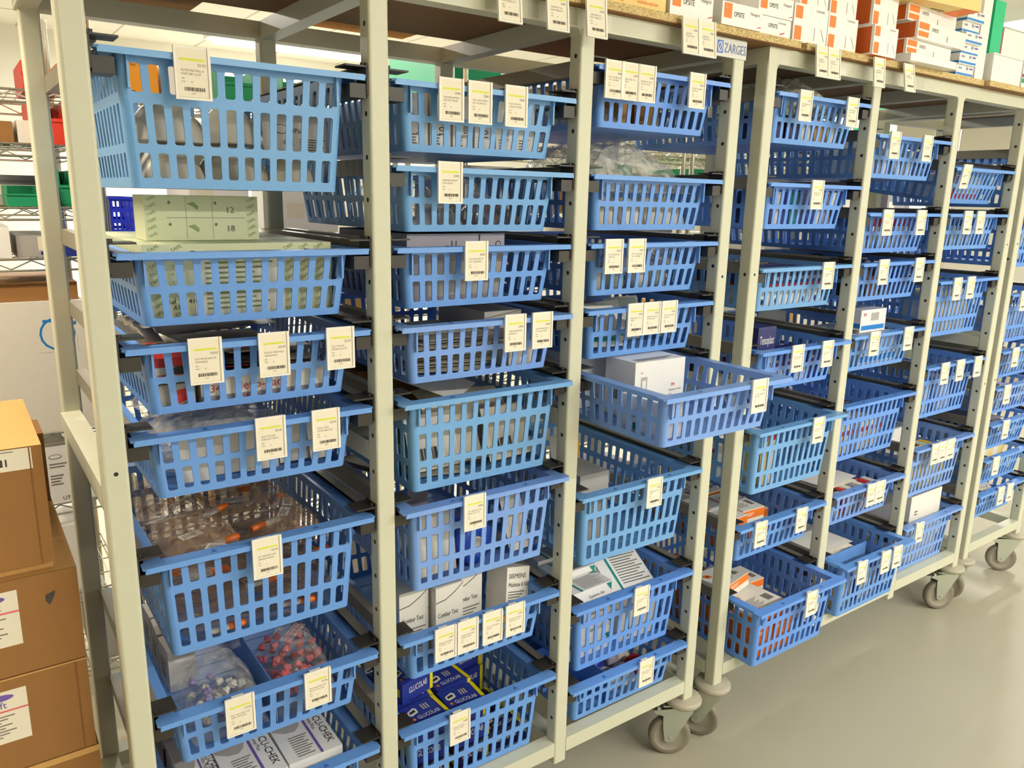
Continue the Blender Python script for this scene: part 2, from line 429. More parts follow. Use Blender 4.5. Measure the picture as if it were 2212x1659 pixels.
# end clip, shared; local origin at the rail's front on the post face, +x into the column
b = MB()
b.box(0, .003, .006, .052, -.044, .009, CLIP); b.box(0, .042, .006, .052, .0015, .0045, CLIP); b.box(.0035, .034, .008, .052, -.050, -.026, CLIP)
b.tube([(.0055, .016, .0045), (.0055, .016, .010)], .0045, CLIP, 8)
CLIPME = b.build('end_clip'); clip_mesh = CLIPME.data; bpy.data.objects.remove(CLIPME)
b = MB()
b.box(0, .002, .052, .568, -.030, .0015, RAIL); b.box(.002, .019, .052, .568, -.0005, .0015, RAIL); b.box(.002, .019, .052, .568, -.030, -.0265, RAIL)
RAILO = b.build('runner_rail'); rail_mesh = RAILO.data; bpy.data.objects.remove(RAILO)
b = MB()   # bumper disc, wheel, brake pedal of a caster
b.lathe([(0, 0), (.05, 0), (.0545, -.006), (.0545, -.014), (.05, -.02), (0, -.02)], BUMPER, 28); o = b.build('bumper_disc'); bumper_mesh = o.data; bpy.data.objects.remove(o)
b = MB()
b.lathe([(.047, -.0135), (.056, -.0145), (.0605, -.012), (.0625, -.006), (.0625, .006), (.0605, .012), (.056, .0145), (.047, .0135)], TYRE, 32, ax='y')
b.lathe([(0, -.013), (.012, -.014), (.018, -.010), (.038, -.009), (.047, -.0135)], WHEELG, 32, ax='y'); b.lathe([(.047, .0135), (.038, .009), (.018, .010), (.012, .014), (0, .013)], WHEELG, 32, ax='y')
b.lathe([(0, -.0195), (.005, -.0195), (.005, .0195), (0, .0195)], ZINC, 10, ax='y')
o = b.build('wheel'); wheel_mesh = o.data; bpy.data.objects.remove(o)
b = MB()
pl = [(-.030, -.026), (.085, -.040), (.083, -.048), (.058, -.058), (.056, -.10), (.050, -.140), (.038, -.147), (.024, -.140), (-.006, -.085), (-.028, -.045)]
for s in (-1, 1):
    yy = s * .0175; n = len(pl)
    vs = [(x, yy, z) for x, z in pl] + [(x, yy + s * .0025, z) for x, z in pl]
    b.add(vs, [tuple(range(n)), tuple(range(2 * n - 1, n - 1, -1))] + [(i, (i + 1) % n, n + (i + 1) % n, n + i) for i in range(n)], ZINC)
b.box(-.028, .06, -.02, .02, -.028, -.024, ZINC); b.lathe([(.022, -.024), (.022, -.0005)], ZINC, 16)
b.tube([(.033, -.0225, -.1325), (.033, .0225, -.1325)], .006, ZINC, 8)
o = b.build('caster'); fork_mesh = o.data; bpy.data.objects.remove(o)
b = MB(); b.box(.062, .108, -.015, .015, -.040, -.030, CLIP, .004); b.tube([(.072, -.02, -.034), (.072, .02, -.034)], .006, ZINC, 8)
o = b.build('brake_pedal'); brake_mesh = o.data; bpy.data.objects.remove(o)

def label_mb(num, l1, l2, code='1'):
    """a white clip-on holder, its insert is a separate mesh; origin at the top middle of the back"""
    b = MB(); w2 = .027
    b.box(-w2, w2, -.0032, -.0005, -.078, 0, WHITE); b.box(-w2, -w2 + .004, -.0052, -.0032, -.078, 0, WHITE); b.box(w2 - .004, w2, -.0052, -.0032, -.078, 0, WHITE); b.box(-w2 + .004, w2 - .004, -.0052, -.0032, -.078, -.075, WHITE)
    b.box(-.012, .010, -.0005, .011, -.006, -.004, WHITE)
    p = MB(); fr = (V((-.0225, -.0034, -.074)), X, Z3, -Y)
    p.rect(fr, 0, 0, .044, .070, PAPER); p.rect(fr, .004, .053, .041, .0562, LIME, .0008)
    if num:
        p.text(fr, num, .042, .0455, .0042, INK, fit=.012, align='r')
        p.text(fr, l1, .005, .0375, .0032, INKL, fit=.034); p.text(fr, l2, .005, .0322, .0032, INKL, fit=.030)
        p.text(fr, 'REF :', .005, .0258, .0022, INKL); p.text(fr, 'PAR :', .005, .0212, .0022, INKL); p.text(fr, '24', .019, .0212, .0022, INKL)
        p.text(fr, code, .022, .0045, .0024, INKL, align='c')
    rnd = random.Random(len(l1) * 7 + len(l2)); u = .009
    while u < .040:
        t = rnd.choice([.0006, .0009, .0015]); p.rect(fr, u, .009, min(u + t, .0405), .0145, INK, .0009); u += t + rnd.choice([.0005, .0007, .0012])
    return b, p
_lab = {}
def put_label(parent, x, y, ztop, txt, tilt=0.0, sc_=1.0):
    if txt not in _lab:
        b, p = label_mb(*txt); o = b.build('label_holder'); q = p.build('paper_label'); _lab[txt] = (o.data, q.data)
        bpy.data.objects.remove(o); bpy.data.objects.remove(q)
    h, q = _lab[txt]
    o = link('label_holder', h, parent, (x, y, ztop), (tilt, 0, 0)); o.scale = (sc_,) * 3
    link('paper_label', q, o)

TRAIL = {(0, 3): 145, (1, 0): 120, (1, 3): 150, (2, 0): 110}
def build_rack(ri, x0, cols, label, ncol, fh):
    t = empty('wheeled_rack', (x0, .012 if ri == 2 else 0, 0)); tag(t, label, 'rack', 'wheeled racks of pull-out baskets')
    for j in range(ncol + 1):
        skip = RK[cols[j - 1]] if j > 0 else RK[cols[0]]
        pb = post_mb(skip, fh.get(j, []), j > 0)
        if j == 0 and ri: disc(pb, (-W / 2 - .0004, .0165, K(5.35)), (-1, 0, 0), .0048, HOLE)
        pb.build('post', t, (j * P, 0, 0))
        post_mb([], [], False).build('post', t, (j * P + (.005 if j == 0 and ri == 0 else 0), DEPTH - W, 0))
        for z0, z1 in ((ZT0, ZT1), (K(9.22), K(9.74)), (ZB0, ZB1)):
            b = MB(); b.box(j * P - W / 2 + (.0 if z0 != ZT0 else .0), j * P + W / 2, W, DEPTH - W, z0, z1, PAINT); b.build('cross_rail', t)
    for y0 in (0, DEPTH - W):
        b = MB(); b.box(-W / 2, ncol * P + W / 2, y0, y0 + W, ZT0, ZT1, PAINT); b.build('top_rail', t)
        b = MB()
        for j in range(ncol): b.box(j * P + W / 2, (j + 1) * P - W / 2, y0 + .001, y0 + W - .001, ZB0, ZB1, PAINT)
        b.build('bottom_rail', t)
    # small radius fillets where the top rail meets the posts
    b = MB()
    for j in range(ncol + 1):
        for s in (1, -1):
            if (j == 0 and s < 0) or (j == ncol and s > 0): continue
            xx = j * P + s * W / 2; pol = [(xx, ZT0), (xx + s * .012, ZT0), (xx + s * .005, ZT0 - .0025), (xx + s * .0025, ZT0 - .005), (xx, ZT0 - .012)]
            n = 5; vs = [(x, .002, z) for x, z in pol] + [(x, W - .002, z) for x, z in pol]
            b.add(vs, [tuple(range(n)), tuple(range(2 * n - 1, n - 1, -1))] + [(i, (i + 1) % n, n + (i + 1) % n, n + i) for i in range(n)], PAINT)
    b.build('corner_gusset', t)
    for j, c in enumerate(cols):
        for k in RK[c]:
            tilt = R(7.5) if (c, k) == (5, 1) else 0
            for s in (1, -1):
                o = link('runner_rail', rail_mesh, t, ((j if s > 0 else j + 1) * P + s * W / 2, 0, K(k)), (tilt, 0, 0)); o.scale = (s, 1, 1)
                link('end_clip', clip_mesh, o)
    for j in (0, ncol):
        for y in (W / 2, DEPTH - W / 2):
            a = TRAIL.get((ri, j), 130) if y < .1 else 40
            c = link('caster', fork_mesh, t, (j * P, y, ZP0), (0, 0, R(a)))
            link('bumper_disc', bumper_mesh, c, (0, 0, -.0005)); link('wheel', wheel_mesh, c, (.033, 0, .0625 - ZP0))
            if j == ncol: link('brake_pedal', brake_mesh, c)
    return t
rack_a = build_rack(0, 0, [0, 1, 2], 'pebble grey wheeled rack with the maker sign, beside the cardboard boxes', 3, {0: [K(9.0) + .012, K(16.3)], 3: [K(5.35)]})
rack_b = build_rack(1, 1.565, [3, 4, 5], 'middle pebble grey wheeled rack, under the orange and white cartons', 3, {0: [K(5.35)], 3: [K(4.6), K(11.6)]})
rack_c = build_rack(2, 3.112, [6], 'pebble grey wheeled rack at the far end of the row', 1, {0: [K(4.6), K(11.6)]})
# maker sign
SIGNW = mat('sign_silver', (206, 208, 200), .4, var=.02); SIGNB = mat('sign_blue', (70, 110, 190), .5, var=0); SIGNT = mat('sign_lettering', (92, 110, 176), .5, var=0)
b = MB(); b.box(1.345, 1.455, -.0025, -.0004, ZK + .120, ZK + .161, SIGNW); fr = (V((1.345, -.0025, ZK + .120)), X, Z3, -Y)
b.rect(fr, .004, .007, .025, .035, SIGNB)
b.poly(fr, [(.0145 + .008 * math.cos(a * .4), .021 + .011 * math.sin(a * .4)) for a in range(16)], WHITE, .0008); b.poly(fr, [(.0145 + .006 * math.cos(a * .4), .021 + .009 * math.sin(a * .4)) for a in range(16)], SIGNB, .0009)
b.poly(fr, [(.0085, .010), (.0105, .010), (.0205, .032), (.0185, .032)], WHITE, .001)
b.text(fr, 'ZARGES', .029, .010, .021, SIGNT, fit=.078); lpart(b.build('maker_sign', rack_a), 'silver sign reading ZARGES beside a blue emblem')
RL = [('52400', 'LAME BIST.UU', 'INOX STERILE N10'), ('52401', 'LAME BIST.UU', 'INOX STERILE N11'), ('52401', 'LAME BIST.UU', 'INOX STERILE N15'), ('52500', 'LAME BIST.', 'STERILE N20'), ('52501', 'LAME BIST.', 'STERILE N21')]
for i, x in enumerate((.727, .841, .941, 1.217, 1.271)): put_label(rack_a, x, -.0345, ZK + .179, RL[i], R(-6))
for i, x in enumerate((.141, .192, .404, .555)): put_label(rack_b, x, -.0345, ZK + .179, RL[(i + 3) % 5], R(-6 - 4 * (i == 3)))
for (r, xs) in ((rack_a, ((.56, .64), (.70, .73), (.80, .825), (.90, .925), (1.02, 1.19))), (rack_b, ((.02, .10), (.25, .33), (.335, .37), (.48, .52), (.60, .72)))):
    for a, c in xs: b = MB(); b.box(a, c, -.0012, -.0003, ZK + .130, ZK + .160, CLEART); b.build('clear_label_strip', r)

# ------------------------------------------------------------------ baskets
def slotted(B, Pf, n, Wd, H, cols, rows, m, th=.003, r=.0035):
    n = V(n).normalized()
    sb = [0] + [(cols[i][1] + cols[i + 1][0]) / 2 for i in range(len(cols) - 1)] + [Wd]
    tb = [0] + [(rows[i][1] + rows[i + 1][0]) / 2 for i in range(len(rows) - 1)] + [H]
    for i, (a, c) in enumerate(cols):
        for j, (t0, t1) in enumerate(rows):
            out = [(sb[i], tb[j]), (sb[i + 1], tb[j]), (sb[i + 1], tb[j + 1]), (sb[i], tb[j + 1])]
            ins = []
            for (cx, cy, a0) in ((a + r, t0 + r, 180), (c - r, t0 + r, 270), (c - r, t1 - r, 0), (a + r, t1 - r, 90)):
                for q in (0, 45, 90): ins.append((cx + r * math.cos(R(a0 + q)), cy + r * math.sin(R(a0 + q))))
            pts = [Pf(*p) for p in out + ins]; N = len(pts); vs = pts + [p + n * th for p in pts]; fs = []
            for q in range(4):
                q2 = (q + 1) % 4; i0, i1, i2 = 4 + q * 3, 5 + q * 3, 6 + q * 3; k0 = 4 + q2 * 3
                for off, fl in ((0, 0), (N, 1)):
                    for f in ((q, i1, i0), (q, i2, i1), (q, q2, k0, i2)):
                        g = tuple(off + x for x in f); fs.append(g if not fl else g[::-1])
            for q in range(12):
                a_, b_ = 4 + q, 4 + (q + 1) % 12; fs.append((a_, b_, N + b_, N + a_))
            B.add(vs, fs, m)
R3 = ((.0165, .058), (.074, .1335), (.147, .185)); R2 = ((.015, .0565), (.068, .109))
def basket_mesh(rows, H, m):
    b = MB(); ht, hb = .183, .170; y0t, y0b, y1t, y1b = .027, .043, .573, .557; cc = .011
    f = lambda t: t / H
    lerp = lambda p, q, t: p + (q - p) * t
    Wf = 2 * (ht - cc)
    def front(s, t): k = f(t); hw = lerp(ht, hb, k) - cc; return V((lerp(-hw, hw, s / Wf), lerp(y0t, y0b, k), -t))
    def back(s, t): k = f(t); hw = lerp(ht, hb, k) - cc; return V((lerp(hw, -hw, s / Wf), lerp(y1t, y1b, k), -t))
    Ls = y1t - y0t - 2 * cc
    def left(s, t): k = f(t); return V((-lerp(ht, hb, k), lerp(lerp(y1t, y1b, k) - cc, lerp(y0t, y0b, k) + cc, s / Ls), -t))
    def right(s, t): k = f(t); return V((lerp(ht, hb, k), lerp(lerp(y0t, y0b, k) + cc, lerp(y1t, y1b, k) - cc, s / Ls), -t))
    cf = [(Wf / 2 + (i - 5.5) * .0288 - .0084, Wf / 2 + (i - 5.5) * .0288 + .0084) for i in range(12)]
    cs = [(Ls / 2 + (i - 7.5) * .0322 - .0088, Ls / 2 + (i - 7.5) * .0322 + .0088) for i in range(16)]
    slotted(b, front, (0, 1, 0), Wf, H, cf, rows, m); slotted(b, back, (0, -1, 0), Wf, H, cf, rows, m)
    slotted(b, left, (1, 0, 0), Ls, H, cs, rows, m); slotted(b, right, (-1, 0, 0), Ls, H, cs, rows, m)
    for sx in (-1, 1):          # rounded vertical corners
        for (yt, yb, sy) in ((y0t, y0b, 1), (y1t, y1b, -1)):
            ring = []
            for q in range(5):
                a = R(90 * q / 4); col = []
                for k in (0, 1):
                    hx, yy = lerp(ht, hb, k), lerp(yt, yb, k)
                    col.append((sx * (hx - cc + cc * math.sin(a)), yy + sy * (cc - cc * math.cos(a)), -H * k))
                    col.append((sx * (hx - cc + (cc - .003) * math.sin(a)), yy + sy * (cc - (cc - .003) * math.cos(a)), -H * k))
                ring.append(col)
            vs = [p for c in ring for p in c]; fs = []
            for q in range(4): o = q * 4; fs += [(o, o + 4, o + 6, o + 2), (o + 1, o + 3, o + 7, o + 5)]
            b.add(vs, fs, m, True)
    bot = [(-hb + cc, y0b), (hb - cc, y0b), (hb, y0b + cc), (hb, y1b - cc), (hb - cc, y1b), (-hb + cc, y1b), (-hb, y1b - cc), (-hb, y0b + cc)]
    b.prism(bot, -H, -H + .003, m)
    for i in range(9): b.box(-.15, .15, y0b + .05 + i * .05, y0b + .053 + i * .05, -H + .003, -H + .0042, m)
    # rim: front and back flange with ears, narrower sides, turned-down lip
    for (a, c) in ((0, .030), (.570, .600)):
        b.box(-.214, .214, a, c, -.004, 0, m, .006); e = a if a == 0 else c - .003
        b.box(-.210, .210, e, e + .003, -.010, -.004, m)
    for s in (-1, 1):
        x0, x1 = sorted((s * .180, s * .207)); b.box(x0, x1, .030, .570, -.004, 0, m)
        x0, x1 = sorted((s * .204, s * .207)); b.box(x0, x1, .030, .570, -.010, -.004, m)
        x0, x1 = sorted((s * .1655, s * .169)); b.box(x0, x1, .021, .030, -.054, -.004, m)
        for yy in (.012, .585):
            b.add([(s * .095 - .006, yy - .003, .0003), (s * .095 + .006, yy - .003, .0003), (s * .095, yy + .006, .0022)], [(0, 1, 2)], NOTCH)
    return b
BM = {}
def basket_data(nr, bi):
    if (nr, bi) not in BM:
        b = basket_mesh(R3 if nr == 3 else R2, .2005 if nr == 3 else .122, BLUES[bi]); o = b.build('basket_body'); BM[(nr, bi)] = o.data; bpy.data.objects.remove(o)
    return BM[(nr, bi)]
ORD = ['top', 'second', 'third', 'fourth', 'fifth', 'sixth', 'seventh', 'eighth']
COLN = ['first', 'second', 'third', 'fourth', 'fifth', 'sixth', 'seventh']
THREE = {(0, 0), (0, 11), (1, 8), (1, 11), (1, 18), (2, 12), (2, 16), (3, 11), (3, 18), (4, 11), (4, 18), (5, 6), (5, 10), (5, 14), (5, 18), (6, 0), (6, 3), (6, 7)}
PULL = {(2, 8): -.258, (3, 18): -.108, (3, 11): -.045, (4, 18): -.075, (1, 6): -.02, (1, 8): -.028, (1, 11): -.028, (3, 8): -.03, (2, 12): -.012, (3, 15): -.012}
SHADE = {(0, 0): 1, (0, 4): 0, (0, 6): 0, (0, 8): 0, (0, 11): 0, (1, 0): 1, (1, 2): 1, (1, 6): 2, (1, 8): 1, (1, 11): 2, (2, -1): 3, (2, 8): 2, (2, 12): 1, (2, 16): 3, (3, 11): 1, (3, 5): 1, (4, 15): 2, (5, 14): 2, (5, 18): 2, (6, 12): 2}
WHAT = {(0, 0): 'deep blue basket of round grey packs', (0, 4): 'shallow blue basket under a pale green carton', (0, 6): 'shallow blue basket of red and dark packs with three labels',
        (0, 8): 'shallow blue basket of clear bags and cards', (0, 11): 'deep blue basket heaped with bagged orange syringes', (0, 15): 'shallow divided blue basket of stopper bags', (0, 18): 'blue basket of white meter cartons',
        (1, 0): 'shallow blue basket of standing white cartons', (1, 2): 'shallow blue basket of crumpled clear bags', (1, 4): 'shallow blue basket holding a grey carton', (1, 6): 'shallow blue basket of white envelopes',
        (1, 8): 'deep unlabelled blue basket of paper pouches', (1, 11): 'deep blue basket with a blue roll inside', (1, 15): 'shallow blue basket of test-strip cartons with four labels', (1, 18): 'deep blue basket of royal blue cartons',
        (2, -1): 'shallow blue basket with four labels', (2, 2): 'shallow unlabelled blue basket under a clear bag', (2, 4): 'shallow blue basket with two labels and round white rolls', (2, 6): 'shallow blue basket of greenish pouches with three labels',
        (2, 8): 'shallow blue basket pulled out into the aisle', (2, 12): 'deep blue basket with one open carton', (2, 16): 'deep blue basket of white and teal cartons', (2, 19): 'shallow divided blue basket of small packets'}
def ord_of(c, i): return 'last' if i == len(RK[c]) - 1 else ORD[i]
BK = {}
LAB = {(0, 0): [(-.08, ('52101', 'FILTRE EAU PALL A', 'POINT BEC Q.20T', '5167'))],
       (0, 6): [(-.09, ('52103', 'ELECTRODE ADULTE', 'POMPIERS', '5319')), (.025, ('52103', 'PLAQUE DEFIB PADS', 'HEIDEMAN', '5341')), (.148, ('52103', 'ELECTRODE', 'DEFIB.ADULTE', '5352'))],
       (0, 8): [(.012, ('52104', 'ELECTRODE', 'DEFIB.GENT PADZ II', '5372')), (.115, ('52104', 'FIXE A EAU', 'SYSTEM NEBULISEZ', '5404'))],
       (0, 11): [(-.006, ('52105', 'SET ABORD UNI', 'SERINGUE HYPODERM.', '5411'))], (0, 15): [(-.073, ('52106', 'BLE. BAXTER UNI', 'MED OPTION', '5416')), (.078, ('52106', 'BLE. BAXTER UNI', 'BLOCK ROUGE', '5417'))],
       (1, 0): [(-.096, ('52401', 'TUBE PRELEVEMENT', 'OSO BOY VIDON', '7067')), (-.032, ('52401', 'FIXE 4 EN 5 PINS', 'BLU VIDANE SE', '4017')), (.053, ('52401', 'FIXE 4 EN PIN', 'E.PIN BUT BOSSES', '4021'))],
       (1, 2): [(-.098, ('52402', 'TUBE PRELEVEMENT', 'OSO PEDIA', '7067'))], (1, 4): [(-.037, ('52403', 'ELECTRODE DEFPATO', 'BUT FILMANUL', '8017'))],
       (1, 6): [(.051, ('52404', 'TUBE EPUREMETRIE', 'SHANDLO', '8018')), (.122, ('52404', 'ELECTRODE.SUREX', 'PTE.QN-55NM', '8019'))], (1, 11): [(-.05, ('52406', 'SET ABORD UNI', 'SERVISE COUT.VLE', '5020'))],
       (1, 15): [(-.109, ('52407', 'BANDELETTES URINES', 'COMBUR 7 TEST', '6010')), (-.052, ('52407', 'BANDELETTES URINES', 'LILIAGE TEST', '6011')), (.014, ('52407', 'TESTS ALBUMINE', 'STRIPES', '6012')), (.077, ('52407', 'BANDELETTES URINES', 'MULTISTIX 8 SG', '6013'))],
       (1, 18): [(-.071, ('52408', 'BANDELETTES', 'GLUCO TEST', '6050'))]}
GEN = [('52501', 'KIT BIST ADHESIF', 'NEST SILI', '4041'), ('52502', 'KIT BIST TTS', 'PRECUT', '4042'), ('52503', 'KIT AIGUILLE UNI', 'LINK 4X6', '4043'), ('52504', 'KIT SUTURE UNI', 'TAC. ADHESIF', '4044'), ('52505', 'PANS.ADH. TUL', 'TISSU', '4045'), ('52601', 'BANDE DE GAZE', 'COTON 6CM', '4046')]
GX = {(2, -1): (-.169, -.123, -.074, .089), (2, 4): (-.146, -.075), (2, 6): (-.066, -.012, .045), (2, 8): (.085,), (2, 12): (.026,), (2, 16): (.009,), (2, 19): (.045,),
      (3, -1): (-.103, .111), (3, 2): (-.011,), (3, 5): (.082,), (3, 8): (-.06, .082), (3, 11): (.057,), (3, 15): (-.124, .073), (3, 18): (.025,),
      (4, 0): (-.131, .054), (4, 3): (-.118, .076), (4, 5): (-.106, .105), (4, 8): (-.106, .095), (4, 15): (-.013, .041), (4, 18): (-.13, .011, .084),
      (5, 1): (-.152,), (5, 3): (-.1, -.011), (5, 6): (-.103, -.009), (5, 10): (-.102, .007, .14), (5, 14): (-.093, -.037, .019), (5, 18): (-.124,),
      (6, 3): (.1,), (6, 7): (-.126,), (6, 10): (-.115,), (6, 12): (-.133,), (6, 14): (-.101,), (6, 16): (-.135,), (6, 18): (-.04, .043)}
NL = ['without a label', 'with one label', 'with two labels', 'with three labels', 'with four labels']
for c in range(7):
    for i, k in enumerate(RK[c]):
        nr = 3 if (c, k) in THREE else 2
        loc = (COLX[c] + P / 2, PULL.get((c, k), -.008 if k > 12 else -.004) + (.012 if c == 6 else 0), K(k) - .012)
        t = empty('slotted_basket', loc, (R(7.5), 0, 0) if (c, k) == (5, 1) else None)
        nl = len(LAB.get((c, k), [])) or len(GX.get((c, k), []))
        desc = WHAT.get((c, k)) or (('tilted ' if (c, k) == (5, 1) else '') + ('deep' if nr == 3 else 'shallow') + ' blue basket ' + NL[nl])
        tag(t, f'{desc}, {ord_of(c, i)} in the {COLN[c]} column', 'basket', 'blue slotted baskets hanging in the racks')
        link('basket_body', basket_data(nr, SHADE.get((c, k), (c + k) % 2 * 3 if c > 2 else 0)), t)
        for x, txt in LAB.get((c, k), []): put_label(t, x, -.0006, .011, txt)
        for q, x in enumerate(GX.get((c, k), ())): put_label(t, x, -.0006, .011, GEN[(c * 5 + k + q) % 6])
        BK[(c, k)] = (t, nr, Matrix.Translation(loc) @ (Euler((R(7.5), 0, 0)).to_matrix().to_4x4() if (c, k) == (5, 1) else Matrix()))
def fb(c, k): return -(.2005 if BK[(c, k)][1] == 3 else .122) + .0046      # basket floor, local
def inb(c, k, x, y, z=0, rx=0, ry=0, rz=0): return BK[(c, k)][2] @ T(x, y, fb(c, k) + z, rx, ry, rz)

# ------------------------------------------------------------------ what lies in the baskets
rnd = random.Random(11)
def where(c, k): return f'{ord_of(c, RK[c].index(k))} basket, {COLN[c]} column'
def box_in(c, k, name, base, cat, dims, x, y, z=0, m=CW, dec=(), rx=0, ry=0, rz=0, group=None, **kw):
    return carton(name, f'{base}, {where(c, k)}', cat, dims, inb(c, k, x, y, z, rx, ry, rz), m, dec, group, **kw)
def bag_in(c, k, name, base, cat, dims, x, y, z, m, seed, amp=.012, rx=0, ry=0, rz=0, group=None, **kw):
    return bag(name, f'{base}, {where(c, k)}', cat, dims, inb(c, k, x, y, z, rx, ry, rz), m, seed, amp, group, **kw)
def pouch_in(c, k, name, base, cat, w, d, x, y, z, m, seed, amp=.006, rx=0, ry=0, rz=0, group=None, **kw):
    return pouch(name, f'{base}, {where(c, k)}', cat, w, d, inb(c, k, x, y, z, rx, ry, rz), m, seed, amp, group, **kw)
def divider(c, k, x, y0=.052, y1=.55, h=.085):
    b = MB(); z = fb(c, k); b.box(x - .001, x + .001, y0, y1, z, z + h, BLUES[0]); b.build('divider', BK[(c, k)][0])
def cross_divider(c, k, y, x0=-.155, x1=.155, h=.085):
    b = MB(); z = fb(c, k); b.box(x0, x1, y - .001, y + .001, z, z + h, BLUES[0]); b.build('divider', BK[(c, k)][0])

# --- column one, top: round grey packs
g = 'round grey packs in the top basket'
for i, (x, y, z, s) in enumerate([(-.098, .122, 0, .108), (.012, .122, 0, .105), (.112, .125, 0, .085), (-.092, .245, 0, .105), (.03, .25, 0, .112), (-.10, .122, .070, .102), (.008, .128, .072, .098), (-.06, .25, .072, .112), (.07, .30, .072, .112)]):
    bag_in(0, 0, 'grey_pack', 'round wrapped grey pack' + (' on the upper layer' if z else ' on the basket floor'), 'pack', (s * .93, s * .93, .064), x, y, z, GREYB, i + 1, .004, group=g + (' upper' if z else ' lower'), smooth=True, rz=i * 40)
box_in(0, 0, 'printed_card', 'tilted white printed card among grey packs', 'card', (.115, .085, .003), .105, .066, .09, CG, [('T', 't', 'DPal', .4, .55, .1, INK), ('T', 'oval', .28, .62, .1, .1, INK), ('T', 'oval', .28, .62, .085, .085, CG), ('T', 'lines', .55, .15, .95, .45, 6, INK), ('T', 't', 'CE', .3, .3, .12, INK)], rx=82, ry=0, rz=-3)
for i in range(3): box_in(0, 0, 'grey_card', ['upright grey filter card', 'leaning grey filter card', 'flat grey filter card'][i] + ' behind the round packs', 'card', (.10, .09, .004), [-.06, .07, .10][i], [.40, .42, .49][i], [.055, .055, .05][i], GREYB, rx=[80, 74, 85][i], rz=[5, -12, 14][i])
# --- second: pale green cartons
DG = [('F', 'wm', 'TAPE', .02, .02, .24, .98, .006, PGREEN), ('F', 'wm', 'TAPE', .72, .02, .98, .98, .006, PGREEN), ('F', 'r', .24, .04, .72, .84, CW), ('F', 'lines', .30, .1, .66, .78, 10, PGREEN), ('F', 't', 'sterofix', .33, .74, .06, PGREEN), ('F', 't', 'Ref. SA 410', .10, .22, .06, BLACK), ('F', 't', 'A13', .13, .14, .06, BLACK), ('T', 'wm', 'TAPE', .02, .03, .98, .2, .006, PGREEN), ('L', 'wm', 'TAPE', .02, .1, .98, .9, .007, PGREEN)]
box_in(0, 4, 'tape_carton', 'large pale green patterned carton filling the basket', 'carton', (.325, .47, .127), 0, .297, 0, CGREEN, DG)
DG2 = [('F', 'wm', 'TAPE', .01, .02, .17, .98, .005, PGREEN), ('F', 'wm', 'TAPE', .89, .02, .99, .98, .005, PGREEN), ('F', 'r', .18, .50, .88, .51, INKL), ('F', 'r', .35, .04, .352, .97, INKL), ('F', 'r', .58, .04, .582, .97, INKL),
       ('F', 'p', [(.36, .82), (.42, .86), (.46, .76), (.45, .68), (.41, .76)], PGREEN), ('F', 'p', [(.36, .32), (.42, .36), (.46, .26), (.45, .18), (.41, .26)], PGREEN), ('F', 'oval', .21, .84, .012, .035, INKL), ('F', 'oval', .61, .84, .012, .035, INKL), ('F', 'oval', .21, .36, .012, .035, INKL), ('F', 'oval', .61, .36, .012, .035, INKL), ('F', 't', '12', .7, .62, .14, INKL), ('F', 't', '18', .7, .2, .14, INKL)]
box_in(0, 4, 'tape_carton', 'smaller pale green carton standing on the large one', 'carton', (.196, .09, .078), -.038, .20, .1278, CGREEN, DG2)
# --- third: defibrillator packs
box_in(0, 6, 'white_carton', 'long white carton with red lettering at the front', 'carton', (.235, .10, .047), .03, .105, 0, CW, [('F', 't', '234', .02, .42, .3, REDP), ('F', 't', 'defib-pads', .26, .42, .34, REDP), ('F', 'r', 0, 0, 1, .3, CLIL), ('F', 't', '24 set', .3, .08, .18, REDP)])
box_in(0, 6, 'red_pack', 'bright red and white pack in the corner', 'pack', (.062, .15, .040), -.128, .13, .048, CW, [('F', 'r', 0, .62, 1, 1, REDP), ('F', 'r', 0, 0, 1, .3, ORANGE), ('F', 'oval', .65, .45, .3, .18, DARKP), ('T', 'r', 0, 0, 1, .8, REDP)])
box_in(0, 6, 'red_pack', 'low white pack with a red wedge in the corner', 'pack', (.062, .15, .040), -.128, .13, 0.002, CG, [('F', 'p', [(.5, .1), (.8, .3), (.75, .8), (.4, .7)], REDP)])
for i, (x, y, z, rz, mm) in enumerate([(-.02, .13, .049, 3, DARKP), (.075, .16, .055, -6, POUCH), (.0, .14, .066, -5, DARKP), (.06, .17, .076, 8, POUCH), (-.01, .2, .088, 4, DARKP), (.05, .33, .05, 10, DARKP), (-.07, .36, .06, -12, FOIL), (-.02, .37, .085, 5, DARKP), (.08, .40, .085, 0, DARKP)]):
    pouch_in(0, 6, 'pad_pouch', ['dark electrode pouch', 'white electrode pouch with red edge', 'dark striped electrode pouch', 'folded white electrode pouch', 'top dark electrode pouch', 'dark pouch near the middle', 'silver foil pouch', 'black pouch at the rear', 'dark pouch at the rear edge'][i], 'pouch', .165, .14, x * .8, y, z, mm, i + 3, .004, rz=rz, dec=[(.05, .02, .6, .12, REDP)] if i in (0, 1, 3) else None)
bag_in(0, 6, 'foil_bag', 'rolled silver foil bag along the side', 'bag', (.04, .3, .026), -.135, .33, .092, FOIL, 4, .006)
